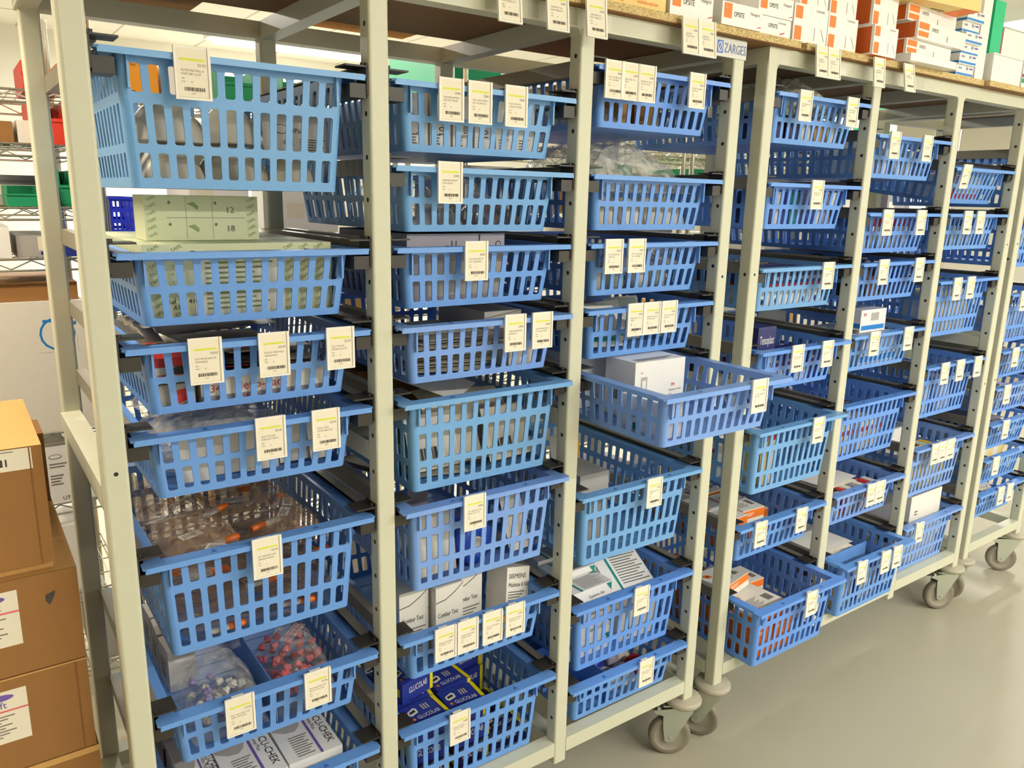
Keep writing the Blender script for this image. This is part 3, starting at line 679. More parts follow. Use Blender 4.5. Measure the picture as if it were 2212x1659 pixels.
# --- fourth: clear bags and cards
for i, (x, z, t) in enumerate([(-.10, 0, 74), (-.045, .002, 80), (.02, .002, 78), (.085, .004, 70), (.135, .004, 77)]):
    box_in(0, 8, 'white_card', ['first', 'second', 'third', 'fourth', 'fifth'][i] + ' upright white card with a barcode from the boxes', 'card', (.062 if i < 4 else .045, .085, .003), x, .090 + .01 * (i % 2), z + .0445, CW, [('U', 'bars', .2, .25, .8, .45, BLACK), ('U', 'lines', .2, .08, .8, .22, 3, INKL)], rx=t, rz=(i - 2) * 3)
for i, (x, y, z, w_, d_) in enumerate([(-.06, .20, .01, .2, .16), (.07, .24, .02, .19, .2), (-.05, .40, .01, .2, .2), (-.04, .22, .058, .22, .22), (.085, .42, .03, .15, .2), (-.03, .43, .06, .24, .2)]):
    bag_in(0, 8, 'clear_bag', ['crumpled clear bag behind the cards', 'flat clear bag behind the cards', 'clear bag at the back corner', 'uppermost clear bag bulging over the rim', 'small clear bag at the rear', 'wide clear bag at the rear'][i], 'bag', (w_ * .82, d_ * .8, .042), x, y, z, CLEAR if i != 3 else CLEARW, i + 20, .010)
# --- fifth: bagged syringes
n = 0
for z, ys, dx in ((0.003, (.12, .25, .38, .48), .07), (.045, (.12, .24, .36, .47), .075), (.09, (.13, .25, .37, .48), .07), (.135, (.14, .25, .37, .48), .078)):
    for y in ys:
        for x in (-dx, dx):
            n += 1
            bag_in(0, 11, 'syringe_bag', f'smoky clear syringe bag on {"the upper" if z > .12 else "a lower"} layer of the heap', 'bag', (.137, .104, .036 if z < .12 else .046), x + rnd.uniform(-.004, .004), y + rnd.uniform(-.004, .004), z, CLEARB, n + 40, .012 if z < .12 else .020, rz=rnd.uniform(-6, 6), group='syringe bags ' + ('upper' if z > .12 else 'lower'), nx=18, ny=13, freq=38)
def syringe(c, k, x, y, z, rz, base, ry=0, group=None):
    t = empty('capped_syringe', (0, 0, 0)); t.matrix_world = inb(c, k, x, y, z, 0, ry, rz); tag(t, f'{base}, {where(c, k)}', 'syringe', group)
    b = MB(); b.tube([(-.03, 0, 0), (.012, 0, 0)], .006, CLEARW, 8); b.build('barrel', t)
    b = MB(); b.tube([(.012, 0, 0), (.013, 0, 0), (.040, 0, 0), (.044, 0, 0)], [.004, .0072, .0068, .004], ORCAP, 10); b.build('cap', t)
for i, (x, y, z, rz) in enumerate([(-.125, .10, .150, 150), (-.06, .12, .184, 15), (.01, .085, .176, 12), (.05, .15, .190, 200), (-.03, .27, .188, 35), (.10, .25, .191, 60), (.04, .38, .188, -20), (-.09, .36, .19, 80), (.12, .10, .180, 170)]):
    syringe(0, 11, x, y, z - .022, rz, 'clear syringe with an orange cap on the heap of bags', group='orange capped syringes on the heap')
for i, (x, y, rz) in enumerate([(-.10, .16, 20), (-.07, .08, -35), (.09, .18, 60), (.115, .23, 70), (.02, .30, -15), (-.06, .40, 30)]):
    box_in(0, 11, 'paper_slip', 'small white paper slip among the syringe bags', 'slip', (.045, .02, .0006), x, y, .172, CW, [('T', 'lines', .1, .2, .9, .8, 3, INKL)], rx=6, rz=rz, group='paper slips among the bags')
for i, (x, z, rz) in enumerate([(-.08, .02, 5), (.06, .03, -20), (.0, .09, 30), (.1, .12, 60), (-.1, .13, 10)]):
    syringe(0, 11, x, .052 + .004 * i, z, rz * .3, 'clear syringe with an orange cap against the slots', group='orange capped syringes by the slots')
# --- sixth: stopper bags
divider(0, 15, .012)
bag_in(0, 15, 'zip_bag', 'clear zip bag of lilac and white stoppers', 'bag', (.145, .19, .115), -.070, .165, .002, CLEAR, 71, .012)
bag_in(0, 15, 'zip_bag', 'clear zip bag of pink stoppers', 'bag', (.136, .205, .125), .086, .165, .002, CLEAR, 72, .012)
b = MB(); b.box(-.068, .068, -.0004, .0004, 0, .055, CLEAR); b.box(-.068, .068, -.0012, .0012, .042, .044, CLEARW); b.box(-.068, .068, -.0012, .0012, .036, .0375, CLEARW)
tag(b.build('zip_closure', M=inb(0, 15, -.070, .225, .088, -38, 0, 3)), 'clear zip closure edge standing above the lilac stopper bag', 'zip closure')
b = MB(); b.box(-.011, .011, -.055, .055, 0, .0012, CLEARW); b.box(-.006, -.004, -.055, .055, .0012, .002, PINK); b.box(.003, .005, -.055, .055, .0012, .002, PINK)
tag(b.build('zip_strip', M=inb(0, 15, .085, .15, .132, -12, 8, -38)), 'clear zip strip standing out of the pink stopper bag', 'zip strip')
def stopper(x, y, z, m, name, label, grp):
    b = MB(); b.lathe([(0, 0), (.0078, 0), (.0085, .002), (.0085, .007), (.006, .008), (.006, .013), (0, .013)], m, 8, smooth=False)
    tag(b.build(name, M=inb(0, 15, x, y, z, rnd.uniform(0, 90), rnd.uniform(0, 90), rnd.uniform(0, 180))), label + ', ' + where(0, 15), 'stopper', grp)
def in_bag(cx, cy, w_, d_, h, n):
    out = []; tries = 0
    while len(out) < n and tries < 4000:
        tries += 1
        p = (rnd.uniform(cx - w_ / 2, cx + w_ / 2), rnd.uniform(cy - d_ / 2, cy + d_ / 2), rnd.uniform(.016, h))
        if all((p[0] - q[0]) ** 2 + (p[1] - q[1]) ** 2 + (p[2] - q[2]) ** 2 > .021 ** 2 for q in out): out.append(p)
    return out
for x, y, z in in_bag(.086, .165, .100, .15, .085, 60): stopper(x, y, z, PINK, 'pink_stopper', 'small pink stopper in the clear zip bag', 'pink stoppers')
for i, (x, y, z) in enumerate(in_bag(-.070, .14, .105, .12, .06, 34)):
    q = i % 3
    stopper(x, y, z, (OFFW, LILAC, OFFW)[q], ('white_stopper', 'lilac_stopper', 'white_stopper')[q], ('small white stopper', 'small lilac stopper', 'small white stopper')[q] + ' in the clear zip bag', ('white stoppers', 'lilac stoppers', 'white stoppers')[q])
box_in(0, 15, 'white_strip', 'long white label strip behind the pink stoppers', 'strip', (.10, .03, .008), .075, .31, .075, CW, [('T', 'lines', .05, .1, .9, .9, 4, INKL)], rz=6)
for i in range(3): box_in(0, 15, 'small_white_carton', ['front', 'middle', 'rear'][i] + ' small white carton along the basket side', 'carton', (.055, .075, .095), -.115, .315 + i * .085, 0, CW, [('L', 'lines', .2, .2, .8, .7, 5, INKL)], rz=[3, -2, 2][i])
# --- seventh: white meter cartons
DA = [('T', 't', 'ACCU-CHEK', .80, .72, .075, BLACK, 1.2, -math.pi / 2), ('T', 't', 'Performa Plus', .69, .70, .04, INK, .9, -math.pi / 2), ('T', 'p', [(.60, 1), (.645, 1), (.645, 0), (.60, 0)], PURPLE), ('T', 'p', [(.02, 1), (.57, 1), (.57, .62), (.5, .5), (.38, .44), (.2, .46), (.02, .54)], CG), ('T', 'lines', .2, .04, .55, .38, 9, INKL), ('F', 'r', 0, .3, 1, .7, PURPLE)]
for i, (x, y, w_) in enumerate([(-.126, .165, .072), (-.028, .165, .116), (.094, .168, .116), (-.126, .41, .072), (-.028, .41, .116), (.094, .41, .116)]):
    box_in(0, 18, 'meter_carton', ['narrow white meter carton beside the boxes', 'middle white meter carton', 'outer white meter carton by the post', 'rear white meter carton beside the boxes', 'rear middle white meter carton', 'rear white meter carton by the post'][i], 'carton', (w_, .215, .114), x, y, 0, CWB, DA, rz=[0, .6, -.6, 0, .5, 0][i])

# --- column two
for i in range(6):
    box_in(1, 0, 'white_carton', ORD[i].replace('top', 'first') + ' upright white carton counted from the first column', 'carton', (.046, .34, .105 + .006 * (i % 2)), -.131 + i * .0515, .235, 0, CWB, [('F', 't', ['10 water', '10', '10 water', '10', '10 water', '10'][i], .7, .25, .12, INK, .6, math.pi / 2), ('F', 'lines', .15, .1, .5, .3, 4, INKL)])
for i, (x, y, z, w_, d_, h) in enumerate([(-.08, .15, .002, .16, .17, .05), (.08, .16, .002, .15, .18, .055), (-.07, .30, .002, .17, .15, .06), (.08, .33, .002, .15, .15, .055), (-.03, .17, .062, .2, .2, .05), (.0, .42, .04, .22, .16, .06)]):
    bag_in(1, 2, 'clear_bag', ['crumpled clear bag at the front, near post', 'crumpled clear bag at the front, far post', 'clear bag behind, near post', 'clear bag behind, far post', 'upper clear bag showing over the rim', 'clear bag at the rear'][i], 'bag', (w_ * .88, d_ * .8, h), x, y, z, CLEARB if i % 2 else CLEAR, 90 + i, .012)
bag_in(1, 2, 'clear_bag', 'small clear bag corner poking up', 'bag', (.08, .07, .012), -.01, .10, .112, CLEARW, 97, .006, ry=-8, rx=10)
box_in(1, 4, 'grey_carton', 'plain grey carton with two arrows', 'carton', (.235, .33, .1395), -.036, .235, 0, CLIL, [('F', 't', '11', .42, .80, .1, BLACK), ('F', 'r', .41, .78, .5, .79, BLACK), ('F', 'r', .2, .1, .98, .62, CG), ('F', 'oval', .93, .84, .03, .05, BLACK), ('F', 'oval', .93, .84, .022, .036, CLIL), ('F', 'p', [(.72, .99), (.735, .99), (.72, .75)], BLACK)])
for i in range(9):
    pouch_in(1, 6, 'white_envelope', ['lowest', 'second', 'third', 'fourth', 'fifth', 'sixth', 'seventh', 'eighth', 'uppermost'][i] + ' white envelope of the fanned stack', 'envelope', .19, .24, -.055 + (i % 3) * .008, .19 + (i % 2) * .012, .003 + i * .0085, CW if i % 2 else POUCH, 110, .003, rz=(i - 4) * 1.8)
box_in(1, 6, 'white_carton', 'open white carton with a raised flap', 'carton', (.10, .20, .1165), .105, .22, 0, CG, [('F', 'lines', .2, .2, .8, .5, 4, INKL)], flap=('R', .10, R(172)), rz=0)
box_in(1, 6, 'white_carton', 'small white carton at the front corner', 'carton', (.07, .05, .055), .115, .085, 0, CW)
box_in(1, 8, 'brown_carton', 'brown cardboard carton at the back corner', 'carton', (.165, .20, .195), -.078, .43, 0, CARDD)
k8 = ['paper pouch with a barcode leaning on the slots', 'creased paper pouch leaning on the slots', 'paper pouch at the front corner', 'curled paper pouch in the lower front', 'folded paper pouch by the post', 'wide paper pouch in the middle', 'rolled paper pouch in the middle', 'flat paper pouch in the middle', 'paper pouch bridging the heap', 'large paper pouch on top of the heap', 'paper pouch behind the heap']
for i, (x, y, z, rx, rz) in enumerate([(-.095, .105, .02, 72, 4), (-.03, .13, .03, 66, -5), (.095, .10, .015, 70, 6), (.035, .15, .012, 26, -8), (.085, .17, .02, 40, 8), (0, .17, .02, 25, -6), (.06, .22, .045, 18, 10), (.09, .20, .085, 24, -10), (.0, .20, .10, 22, 6), (-.02, .235, .155, 14, 42), (.085, .36, .03, 8, 6)]):
    pouch_in(1, 8, 'paper_pouch', k8[i], 'pouch', .125 if i not in (9,) else .17, .12 if i != 9 else .17, x, y, z + .055 * math.sin(R(rx)) + .006, POUCH if i % 3 else CW, 120 + i, .005, rx=rx, rz=rz, dec=[(.2, .15, .24, .4, BLACK), (.27, .15, .29, .4, BLACK), (.32, .15, .38, .4, BLACK), (.42, .15, .44, .4, BLACK), (.48, .15, .53, .4, BLACK)] if i in (0, 1, 2) else None)
for i in range(6): pouch_in(1, 8, 'paper_pouch', ['first', 'second', 'third', 'fourth', 'fifth', 'sixth'][i] + ' silvery paper pouch of the lower pile', 'pouch', .13, .12, (-.072, .072)[i % 2], .14 + .01 * i, .003 + .008 * i, FOIL if i % 2 else POUCH, 140 + i, .004, rz=i * 5 - 12)
t = empty('blue_roll', (0, 0, 0)); t.matrix_world = inb(1, 11, -.005, .115, .054, 90, 0, 12); tag(t, 'blue bandage roll with a white core, ' + where(1, 11), 'roll')
b = MB(); b.lathe([(.017, 0), (.05, 0), (.05, .09), (.017, .09), (.017, 0)], ROLLB, 24, (0, 0, -.045)); b.build('wrap', t); b = MB(); b.lathe([(.013, 0), (.0165, 0), (.0165, .092), (.013, .092), (.013, 0)], CW, 16, (0, 0, -.046)); b.build('core', t)
for i, (x, y, z, rx, rz) in enumerate([(-.125, .082, .01, 78, 4), (-.085, .078, .012, 82, -3), (.125, .10, .004, 70, 3)]):
    pouch_in(1, 11, 'white_sheet', ['white sheet at the corner', 'white sheet beside the roll', 'white sheet by the far post'][i], 'sheet', .062, .15, x, y, z + .075, CW, 160 + i, .004, rx=rx, rz=rz)
box_in(1, 11, 'lilac_card', 'tall pale lilac card leaning', 'card', (.05, .003, .19), -.02, .31, .012, CLIL, rx=8, rz=-14)
box_in(1, 11, 'dark_folder', 'dark folder lying across the back', 'folder', (.2, .18, .012), -.05, .39, .17, DARKP, rx=-6, rz=8)
pouch_in(1, 11, 'white_sheet', 'white sheet flat on the basket floor', 'sheet', .26, .2, .02, .22, .0, CW, 166, .002)
# sixth..: test strip cartons
DC = [('F', 't', 'Combur Test', .08, .56, .07, BLACK, .74), ('F', 'lines', .08, .1, .9, .48, 8, INKL), ('F', 'p', [(0, .78), (.35, .80), (.7, .88), (1, .98), (1, .99), (.7, .892), (.35, .812), (0, .792)], INK), ('L', 'lines', .2, .3, .7, .7, 5, INKL)]
for i, (x, y) in enumerate([(-.128, .15), (-.048, .13), (.028, .165), (.055, .262)]):
    box_in(1, 15, 'test_strip_carton', ['grey white test-strip carton against the post', 'front grey white test-strip carton', 'middle grey white test-strip carton', 'rear grey white test-strip carton'][i], 'carton', (.074, .09, .172), x, y, 0, CG if i == 3 else CW, DC, rz=[0, 2, 1, 0][i])
box_in(1, 15, 'test_strip_carton', 'tilted white test-strip carton with slanted lettering', 'carton', (.078, .07, .112), .124, .098, .048, CW, [('F', 't', 'SIEMENS', .08, .76, .1, BLACK, .8), ('F', 't', 'Multistix 8 SG', .08, .58, .09, INK, .85), ('F', 'lines', .08, .15, .8, .5, 6, INKL)], rx=-12, ry=14, rz=8)
bag_in(1, 15, 'clear_bag', 'clear bag beside the tilted carton', 'bag', (.06, .10, .09), .13, .36, .005, CLEARB, 170, .012)
bag_in(1, 15, 'yellow_case', 'bright yellow curved case against the slots', 'case', (.09, .028, .05), .095, .085, .004, YELO, 171, .002, smooth=True)
# last: royal blue cartons
DGL = [('T', 't', 'GLUCOLAB', .22, .18, .17, CWB, .6), ('T', 'p', [(.08, .5), (.14, .42), (.34, .5), (.36, .7), (.3, .78), (.1, .66)], CW), ('T', 'p', [(.13, .52), (.30, .57), (.30, .69), (.14, .63)], BLACK), ('T', 'r', .50, .52, .54, .80, CG), ('T', 'r', .57, .52, .61, .80, CG), ('T', 'r', .64, .52, .68, .80, CG), ('T', 'oval', .12, .24, .04, .06, ORANGE), ('T', 'r', .90, 0, 1, 1, YEL), ('F', 'r', .90, 0, 1, 1, YEL), ('F', 't', 'GLUCOLAB', .2, .4, .3, CWB, .6), ('R', 'r', .1, .2, .9, .8, CW), ('L', 'r', .1, .3, .9, .7, YEL)]
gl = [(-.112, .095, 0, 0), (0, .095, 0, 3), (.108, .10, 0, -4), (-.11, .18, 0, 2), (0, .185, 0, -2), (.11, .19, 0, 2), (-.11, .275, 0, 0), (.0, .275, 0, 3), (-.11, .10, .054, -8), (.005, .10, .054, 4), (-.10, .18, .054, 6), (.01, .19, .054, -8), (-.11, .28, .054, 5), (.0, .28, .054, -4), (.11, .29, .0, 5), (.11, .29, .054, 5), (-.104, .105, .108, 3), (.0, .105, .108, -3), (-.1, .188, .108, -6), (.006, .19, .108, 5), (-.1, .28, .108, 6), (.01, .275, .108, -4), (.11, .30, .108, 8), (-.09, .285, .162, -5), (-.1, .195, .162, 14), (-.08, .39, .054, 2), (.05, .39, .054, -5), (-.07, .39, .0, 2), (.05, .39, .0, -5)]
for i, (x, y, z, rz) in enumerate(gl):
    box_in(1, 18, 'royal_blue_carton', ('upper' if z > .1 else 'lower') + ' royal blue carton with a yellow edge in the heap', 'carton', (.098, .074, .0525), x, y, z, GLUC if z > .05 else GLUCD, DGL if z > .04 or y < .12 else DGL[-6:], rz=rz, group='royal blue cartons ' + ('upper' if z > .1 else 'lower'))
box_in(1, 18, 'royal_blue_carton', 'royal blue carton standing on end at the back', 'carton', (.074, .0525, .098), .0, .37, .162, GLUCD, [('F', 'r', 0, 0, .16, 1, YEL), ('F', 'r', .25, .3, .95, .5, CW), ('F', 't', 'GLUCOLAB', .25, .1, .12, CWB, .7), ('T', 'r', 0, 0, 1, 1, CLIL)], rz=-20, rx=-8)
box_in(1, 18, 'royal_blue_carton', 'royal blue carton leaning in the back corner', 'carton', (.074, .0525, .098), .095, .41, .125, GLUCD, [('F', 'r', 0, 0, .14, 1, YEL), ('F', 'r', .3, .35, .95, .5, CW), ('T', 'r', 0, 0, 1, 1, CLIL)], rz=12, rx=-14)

# --- column three
for i, (x, mm, base) in enumerate([(-.02, CARDL, 'tan envelope standing'), (.03, CARD, 'brown envelope standing'), (.075, CARDL, 'pale brown envelope standing')]): box_in(2, -1, 'tan_envelope', base, 'envelope', (.035, .12, .07), x, .18, 0, mm)
bag_in(2, -1, 'clear_bag', 'clear bag in the corner', 'bag', (.1, .15, .06), -.1, .17, 0, CLEAR, 180)
box_in(2, -1, 'orange_tray', 'flat salmon-topped carton at the back', 'carton', (.22, .2, .115), .02, .40, 0, CREAM, [('T', 'r', .05, .05, .95, .9, PINK)])
bag_in(2, 2, 'clear_bag', 'large clear bag swelling over the rim', 'bag', (.33, .36, .12), 0, .245, .082, CLEARW, 190, .022, nx=26, ny=22, freq=24)
for i, (x, y) in enumerate([(-.11, .11), (-.03, .11), (.055, .115), (.125, .12)]): bag_in(2, 2, 'white_pack', ['white dressing pack by the post', 'second white dressing pack along the slots', 'third white dressing pack along the slots', 'white dressing pack at the far corner'][i], 'pack', (.075, .10, .072), x, y, 0, CW if i % 2 else POUCH, 195 + i, .008)
for i, (x, y, h) in enumerate([(-.12, .10, .05), (-.055, .10, .05), (.03, .10, .05), (.10, .11, .05), (-.12, .18, .05), (-.03, .19, .05)]):
    t = empty('white_roll', (0, 0, 0)); t.matrix_world = inb(2, 4, x, y, .004); tag(t, ['white tape roll beside the post', 'second white tape roll along the slots', 'third white tape roll along the slots', 'fourth white tape roll along the slots', 'white tape roll behind, by the post', 'white tape roll behind, mid basket'][i] + ', ' + where(2, 4), 'roll')
    b = MB(); b.lathe([(.012, 0), (.029, 0), (.029, h), (.012, h), (.012, 0)], [CW, POUCHG][i % 2], 20); b.build('wrap', t); b = MB(); b.lathe([(.009, .001), (.0115, .001), (.0115, h - .001), (.009, h - .001), (.009, .001)], CARD, 14); b.build('core', t)
bag_in(2, 4, 'clear_bag', 'clear bag laid over the rolls', 'bag', (.26, .2, .04), .02, .16, .06, CLEAR, 205)
for i in range(6): pouch_in(2, 6, 'green_white_pouch', ['first', 'second', 'third', 'fourth', 'fifth', 'sixth'][i] + ' greenish white pouch of the leaning row', 'pouch', .10, .11, (-.085, -.075, .0, .06, .10, -.05)[i], .103 + .026 * i, .058, POUCHG if i % 2 else CW, 210 + i, .006, rx=58 + i * 3, rz=(i % 3 - 1) * 12, dec=[(.1, .1, .9, .2, TEAL)])
cross_divider(2, 6, .33, h=.11)
D3 = [('F', 't', '3M', .72, .52, .055, REDP), ('F', 't', 'Tegaderm Film', .68, .44, .035, INKL, .3), ('F', 'r', .12, .38, .24, .74, CG), ('F', 'r', .145, .46, .215, .68, CWB), ('F', 't', 'CE', .68, .34, .05, INK), ('F', 'lines', .82, .22, .97, .36, 3, INKL), ('F', 'lines', .04, .3, .09, .6, 4, INKL), ('L', 'bars', .3, .3, .8, .5, INK), ('T', 'lines', .1, .1, .9, .3, 3, INK), ('F', 't', '3M', .1, .8, .03, REDP)]
box_in(2, 8, 'dressing_carton', 'front white carton with tiny red logo', 'carton', (.165, .105, .142), -.005, .27, .0, CWB, D3, rz=-1)
box_in(2, 8, 'dressing_carton', 'rear long white carton with faint print', 'carton', (.30, .10, .142), -.012, .43, 0, CWB, [('F', 't', '3M', .5, .42, .06, REDP), ('F', 't', 'Tegaderm Film', .5, .33, .04, INKL, .3), ('T', 'lines', .1, .2, .6, .6, 4, INK)], rz=0)
box_in(2, 8, 'dressing_carton', 'white carton with a red logo beside the basket side', 'carton', (.075, .12, .085), -.115, .135, 0, CWB, [('L', 't', '3M', .45, .62, .1, REDP), ('L', 't', 'Tegaderm Film', .25, .45, .08, INK, .6), ('L', 'r', .35, .1, .5, .3, TEAL), ('F', 't', '3M', .2, .6, .1, REDP)], rz=0)
box_in(2, 12, 'open_carton', 'open grey white carton with torn cream flap', 'carton', (.10, .12, .19), -.05, .20, 0, CG, flap=('K', .075, R(75)))
box_in(2, 12, 'yellow_paper', 'folded yellow paper stuck in the open carton', 'paper', (.03, .002, .05), -.02, .262, .19, YELO, rx=6)
DT = [('F', 'p', [(.84, .95), (.98, .95), (.98, .45)], TEAL), ('F', 't', 'Tegaderm Film', .4, .4, .2, INKL, .4), ('T', 'r', .22, 0, .27, 1, TEAL), ('T', 'lines', .33, .08, .95, .92, 16, INKL), ('T', 'p', [(.82, .98), (.98, .98), (.98, .8)], TEAL), ('F', 'oval', .14, .3, .06, .15, POUCHG)]
for i, (x, y, z, rx, rz) in enumerate([(-.09, .115, .148, 0, 3), (-.085, .192, .165, 0, 1), (-.08, .268, .175, 0, -2), (-.09, .115, .098, 0, -1), (-.085, .192, .098, 0, 0), (-.08, .268, .098, 0, 0), (-.085, .115, .049, 0, 1), (-.08, .21, .049, 0, -1), (-.09, .115, 0, 0, 1), (-.08, .205, 0, 0, 0), (-.08, .30, 0, 0, 0), (-.08, .285, .049, 0, 0)]):
    box_in(2, 16, 'teal_white_carton', ['foremost white carton with a teal corner, top row', 'second white carton with a teal corner, top row', 'third white carton with a teal corner, top row'][i] if i < 3 else 'white carton with a teal corner lower in the stack', 'carton', (.145, .07, .048), x, y, z, CWB, DT, rz=rz, group=None if i < 3 else 'lower teal white cartons')
box_in(2, 16, 'teal_white_carton', 'large tilted white carton with a teal stripe', 'carton', (.15, .165, .03), .080, .175, .165, CWB, DT, rx=30, ry=0, rz=-5)
for i in range(2): box_in(2, 16, 'teal_white_carton', ['first', 'second', 'third'][i] + ' white carton propped under the tilted one', 'carton', (.13, .045, .09), .085, .10 + i * .052, 0, CW, [('F', 'r', .2, .1, .25, .9, TEAL)], rz=-2)
divider(2, 19, -.045, h=.085); cross_divider(2, 19, .26, h=.08)
for i, (x, y, mm, dd) in enumerate([(.07, .11, CW, REDP), (.125, .115, REDP, CW), (.02, .115, CW, YELO), (.08, .19, CLIL, REDP), (.03, .2, GLUC, CW), (.13, .2, CW, REDP)]):
    bag_in(2, 19, 'small_packet', ['white packet with red print at the front', 'red packet by the far post', 'white packet at the divider', 'lilac packet in the second row', 'blue packet in the second row', 'white packet in the second row'][i], 'packet', (.05, .07, .045), x, y, .002, mm, 230 + i, .006)

# --- racks further along: what shows through the slots
def row_of(c, k, n, dims, x0, dx, y, mats, name, base, dec=(), z=0, rz=0):
    for i in range(n):
        box_in(c, k, name, f'{ORD[i].replace("top", "first") if n <= 8 else "one"} {base}', 'carton', dims, x0 + i * dx, y, z, mats[i % len(mats)], dec, rz=rz * (i % 3 - 1), group=None if n <= 8 else f'{base} {where(c, k)}')
DTN = [('F', 'r', 0, .62, 1, 1, NAVY), ('F', 'r', 0, .54, 1, .62, REDP), ('F', 't', 'Tensoplast', .1, .72, .14, CWB, .8), ('F', 't', '5 cm x 2,5 m', .12, .32, .1, NAVY, .76), ('T', 'r', 0, 0, 1, 1, NAVY), ('L', 'r', 0, .62, 1, 1, NAVY), ('L', 'r', 0, .54, 1, .62, REDP), ('F', 'oval', .5, .16, .1, .08, NAVY)]
DOR = [('F', 'r', 0, .42, 1, .95, ORANGE), ('T', 'oval', .25, .7, .10, .12, ORANGE), ('T', 'oval', .25, .7, .04, .05, BLACK), ('T', 'lines', .1, .15, .6, .5, 7, INKL), ('T', 'r', .72, .2, .9, .45, INKL), ('L', 'r', 0, .2, 1, .8, ORANGE), ('R', 'r', 0, 0, 1, 1, ORANGE), ('F', 'lines', .1, .55, .5, .8, 2, CWB)]
bag_in(3, -1, 'clear_bag', 'large clear bag bulging above the rim', 'bag', (.20, .28, .105), .06, .215, .082, CLEARW, 240, .016)
bag_in(3, -1, 'green_bag', 'greenish clear bag by the near post', 'bag', (.085, .14, .05), -.105, .13, .072, POUCHG, 241)
row_of(3, -1, 5, (.04, .12, .07), -.12, .06, .12, [NAVY, NAVY, CW, CARDL, CW], 'slim_carton', 'slim carton along the front slots')
row_of(3, 2, 8, (.036, .1, .095), -.138, .039, .11, [NAVY, CW, GLUC, TEAL, NAVY, GLUC, CW, CLIL], 'slim_carton', 'slim coloured carton along the front slots')
row_of(3, 5, 5, (.06, .12, .105), -.125, .0625, .12, [CWB], 'bandage_carton', 'navy and white bandage carton along the front', DTN)
row_of(3, 5, 4, (.075, .075, .105), -.12, .08, .25, [CWB], 'bandage_carton', 'navy and white bandage carton in the back row', DTN)
row_of(3, 8, 4, (.052, .10, .085), -.045, .056, .12, [CWB, GLUC], 'bandage_carton', 'low bandage carton along the front', DTN)
box_in(3, 8, 'bandage_carton', 'tall navy and white bandage carton at the corner', 'carton', (.078, .078, .172), -.112, .105, 0, CWB, DTN)
row_of(3, 8, 4, (.07, .07, .09), -.12, .075, .24, [CWB], 'bandage_carton', 'bandage carton of the back row', DTN)
for i in range(3): box_in(3, 8, 'bandage_carton', ['first', 'second', 'third'][i] + ' bandage carton by the side wall', 'carton', (.07, .07, .10), -.12, .33 + .075 * i, 0, CWB, DTN)
row_of(3, 11, 2, (.028, .1, .15), -.09, .045, .12, [CREAM, CW], 'slim_carton', 'slim cream carton with a red top', [('F', 'r', 0, .9, 1, 1, REDP)])
for i in range(3): box_in(3, 11, 'white_carton', ['front', 'middle', 'rear'][i] + ' white carton by the side wall', 'carton', (.09, .1, .13), -.115, .24 + .11 * i, 0, CW, [('L', 'r', 0, .6, 1, .7, REDP), ('L', 'lines', .1, .1, .8, .5, 4, INKL)])
for i, (x, y, z, rz) in enumerate([(-.115, .17, 0, 0), (.0, .17, 0, 2), (-.11, .17, .052, 3), (.0, .19, .052, -3), (-.115, .34, .0, 0), (-.11, .34, .052, 2), (.03, .36, .0, 0), (.0, .36, .052, 2), (.105, .25, 0, 4)]):
    box_in(3, 15, 'orange_white_carton', ['lower', 'lower middle', 'upper', 'upper middle', 'rear lower', 'rear upper', 'rear lower middle', 'rear upper middle', 'outer'][i] + ' orange and white carton lying flat', 'carton', (.098, .15, .05), x, y, z, CW, DOR, rz=rz)
for i, (x, y, z, rx, rz, dd) in enumerate([(-.06, .15, .095, 0, 4, (.17, .13, .045)), (.035, .27, .095, 0, -2, (.12, .10, .045)), (-.085, .25, .142, -9, 12, (.13, .13, .04)), (-.1, .12, 0, 0, 0, (.09, .11, .046)), (-.0, .12, 0, 0, 0, (.09, .11, .046)), (-.1, .12, .047, 0, 0, (.09, .11, .046)), (-.0, .12, .047, 0, 0, (.09, .11, .046)), (-.1, .24, 0, 0, 0, (.09, .11, .09)), (-.1, .40, .0, 0, 0, (.1, .16, .16)), (.02, .27, 0, 0, 0, (.10, .11, .09))]):
    box_in(3, 18, 'orange_white_carton', ['broad white-topped orange carton at the front', 'orange-sided carton with a barcode behind', 'propped white carton with an orange edge on top', 'low orange carton against the near post', 'low orange carton mid front', 'orange carton stacked on the near post one', 'orange carton stacked mid front', 'orange carton in the second row', 'tall orange carton at the back', 'orange carton under the barcode one'][i], 'carton', dd, x, y, z, CW if i in (0, 1, 2) else ORANGE, DOR if i not in (0,) else DOR + [('F', 'r', 0, 0, 1, 1, ORANGE), ('T', 'r', 0, 0, 1, .02, REDP)], rx=rx, rz=rz)
row_of(4, 0, 8, (.030, .1, .085), -.135, .036, .11, [CW, CLIL, CWB, NAVY], 'slim_carton', 'slim white carton along the front slots')
box_in(4, 0, 'white_carton', 'white printed carton standing above the rim', 'carton', (.16, .10, .145), .06, .225, 0, CWB, [('F', 'r', 0, .86, 1, .88, INKL)], flap=('L', .07, R(-70)))
def vial(c, k, x, y, base, cap, grp):
    t = empty('capped_tube', (0, 0, 0)); t.matrix_world = inb(c, k, x, y, .0005); tag(t, f'{base}, {where(c, k)}', 'tube', grp)
    b = MB(); b.lathe([(0, 0), (.010, 0), (.010, .074), (0, .074)], CW, 10); b.build('tube_body', t); b = MB(); b.lathe([(0, .0745), (.0112, .0745), (.0112, .096), (0, .096)], cap, 10); b.build('cap', t)
for i in range(13): vial(4, 3, -.145 + i * .024, .085 + .012 * (i % 2), 'white tube with a red cap', REDP, 'red capped tubes')
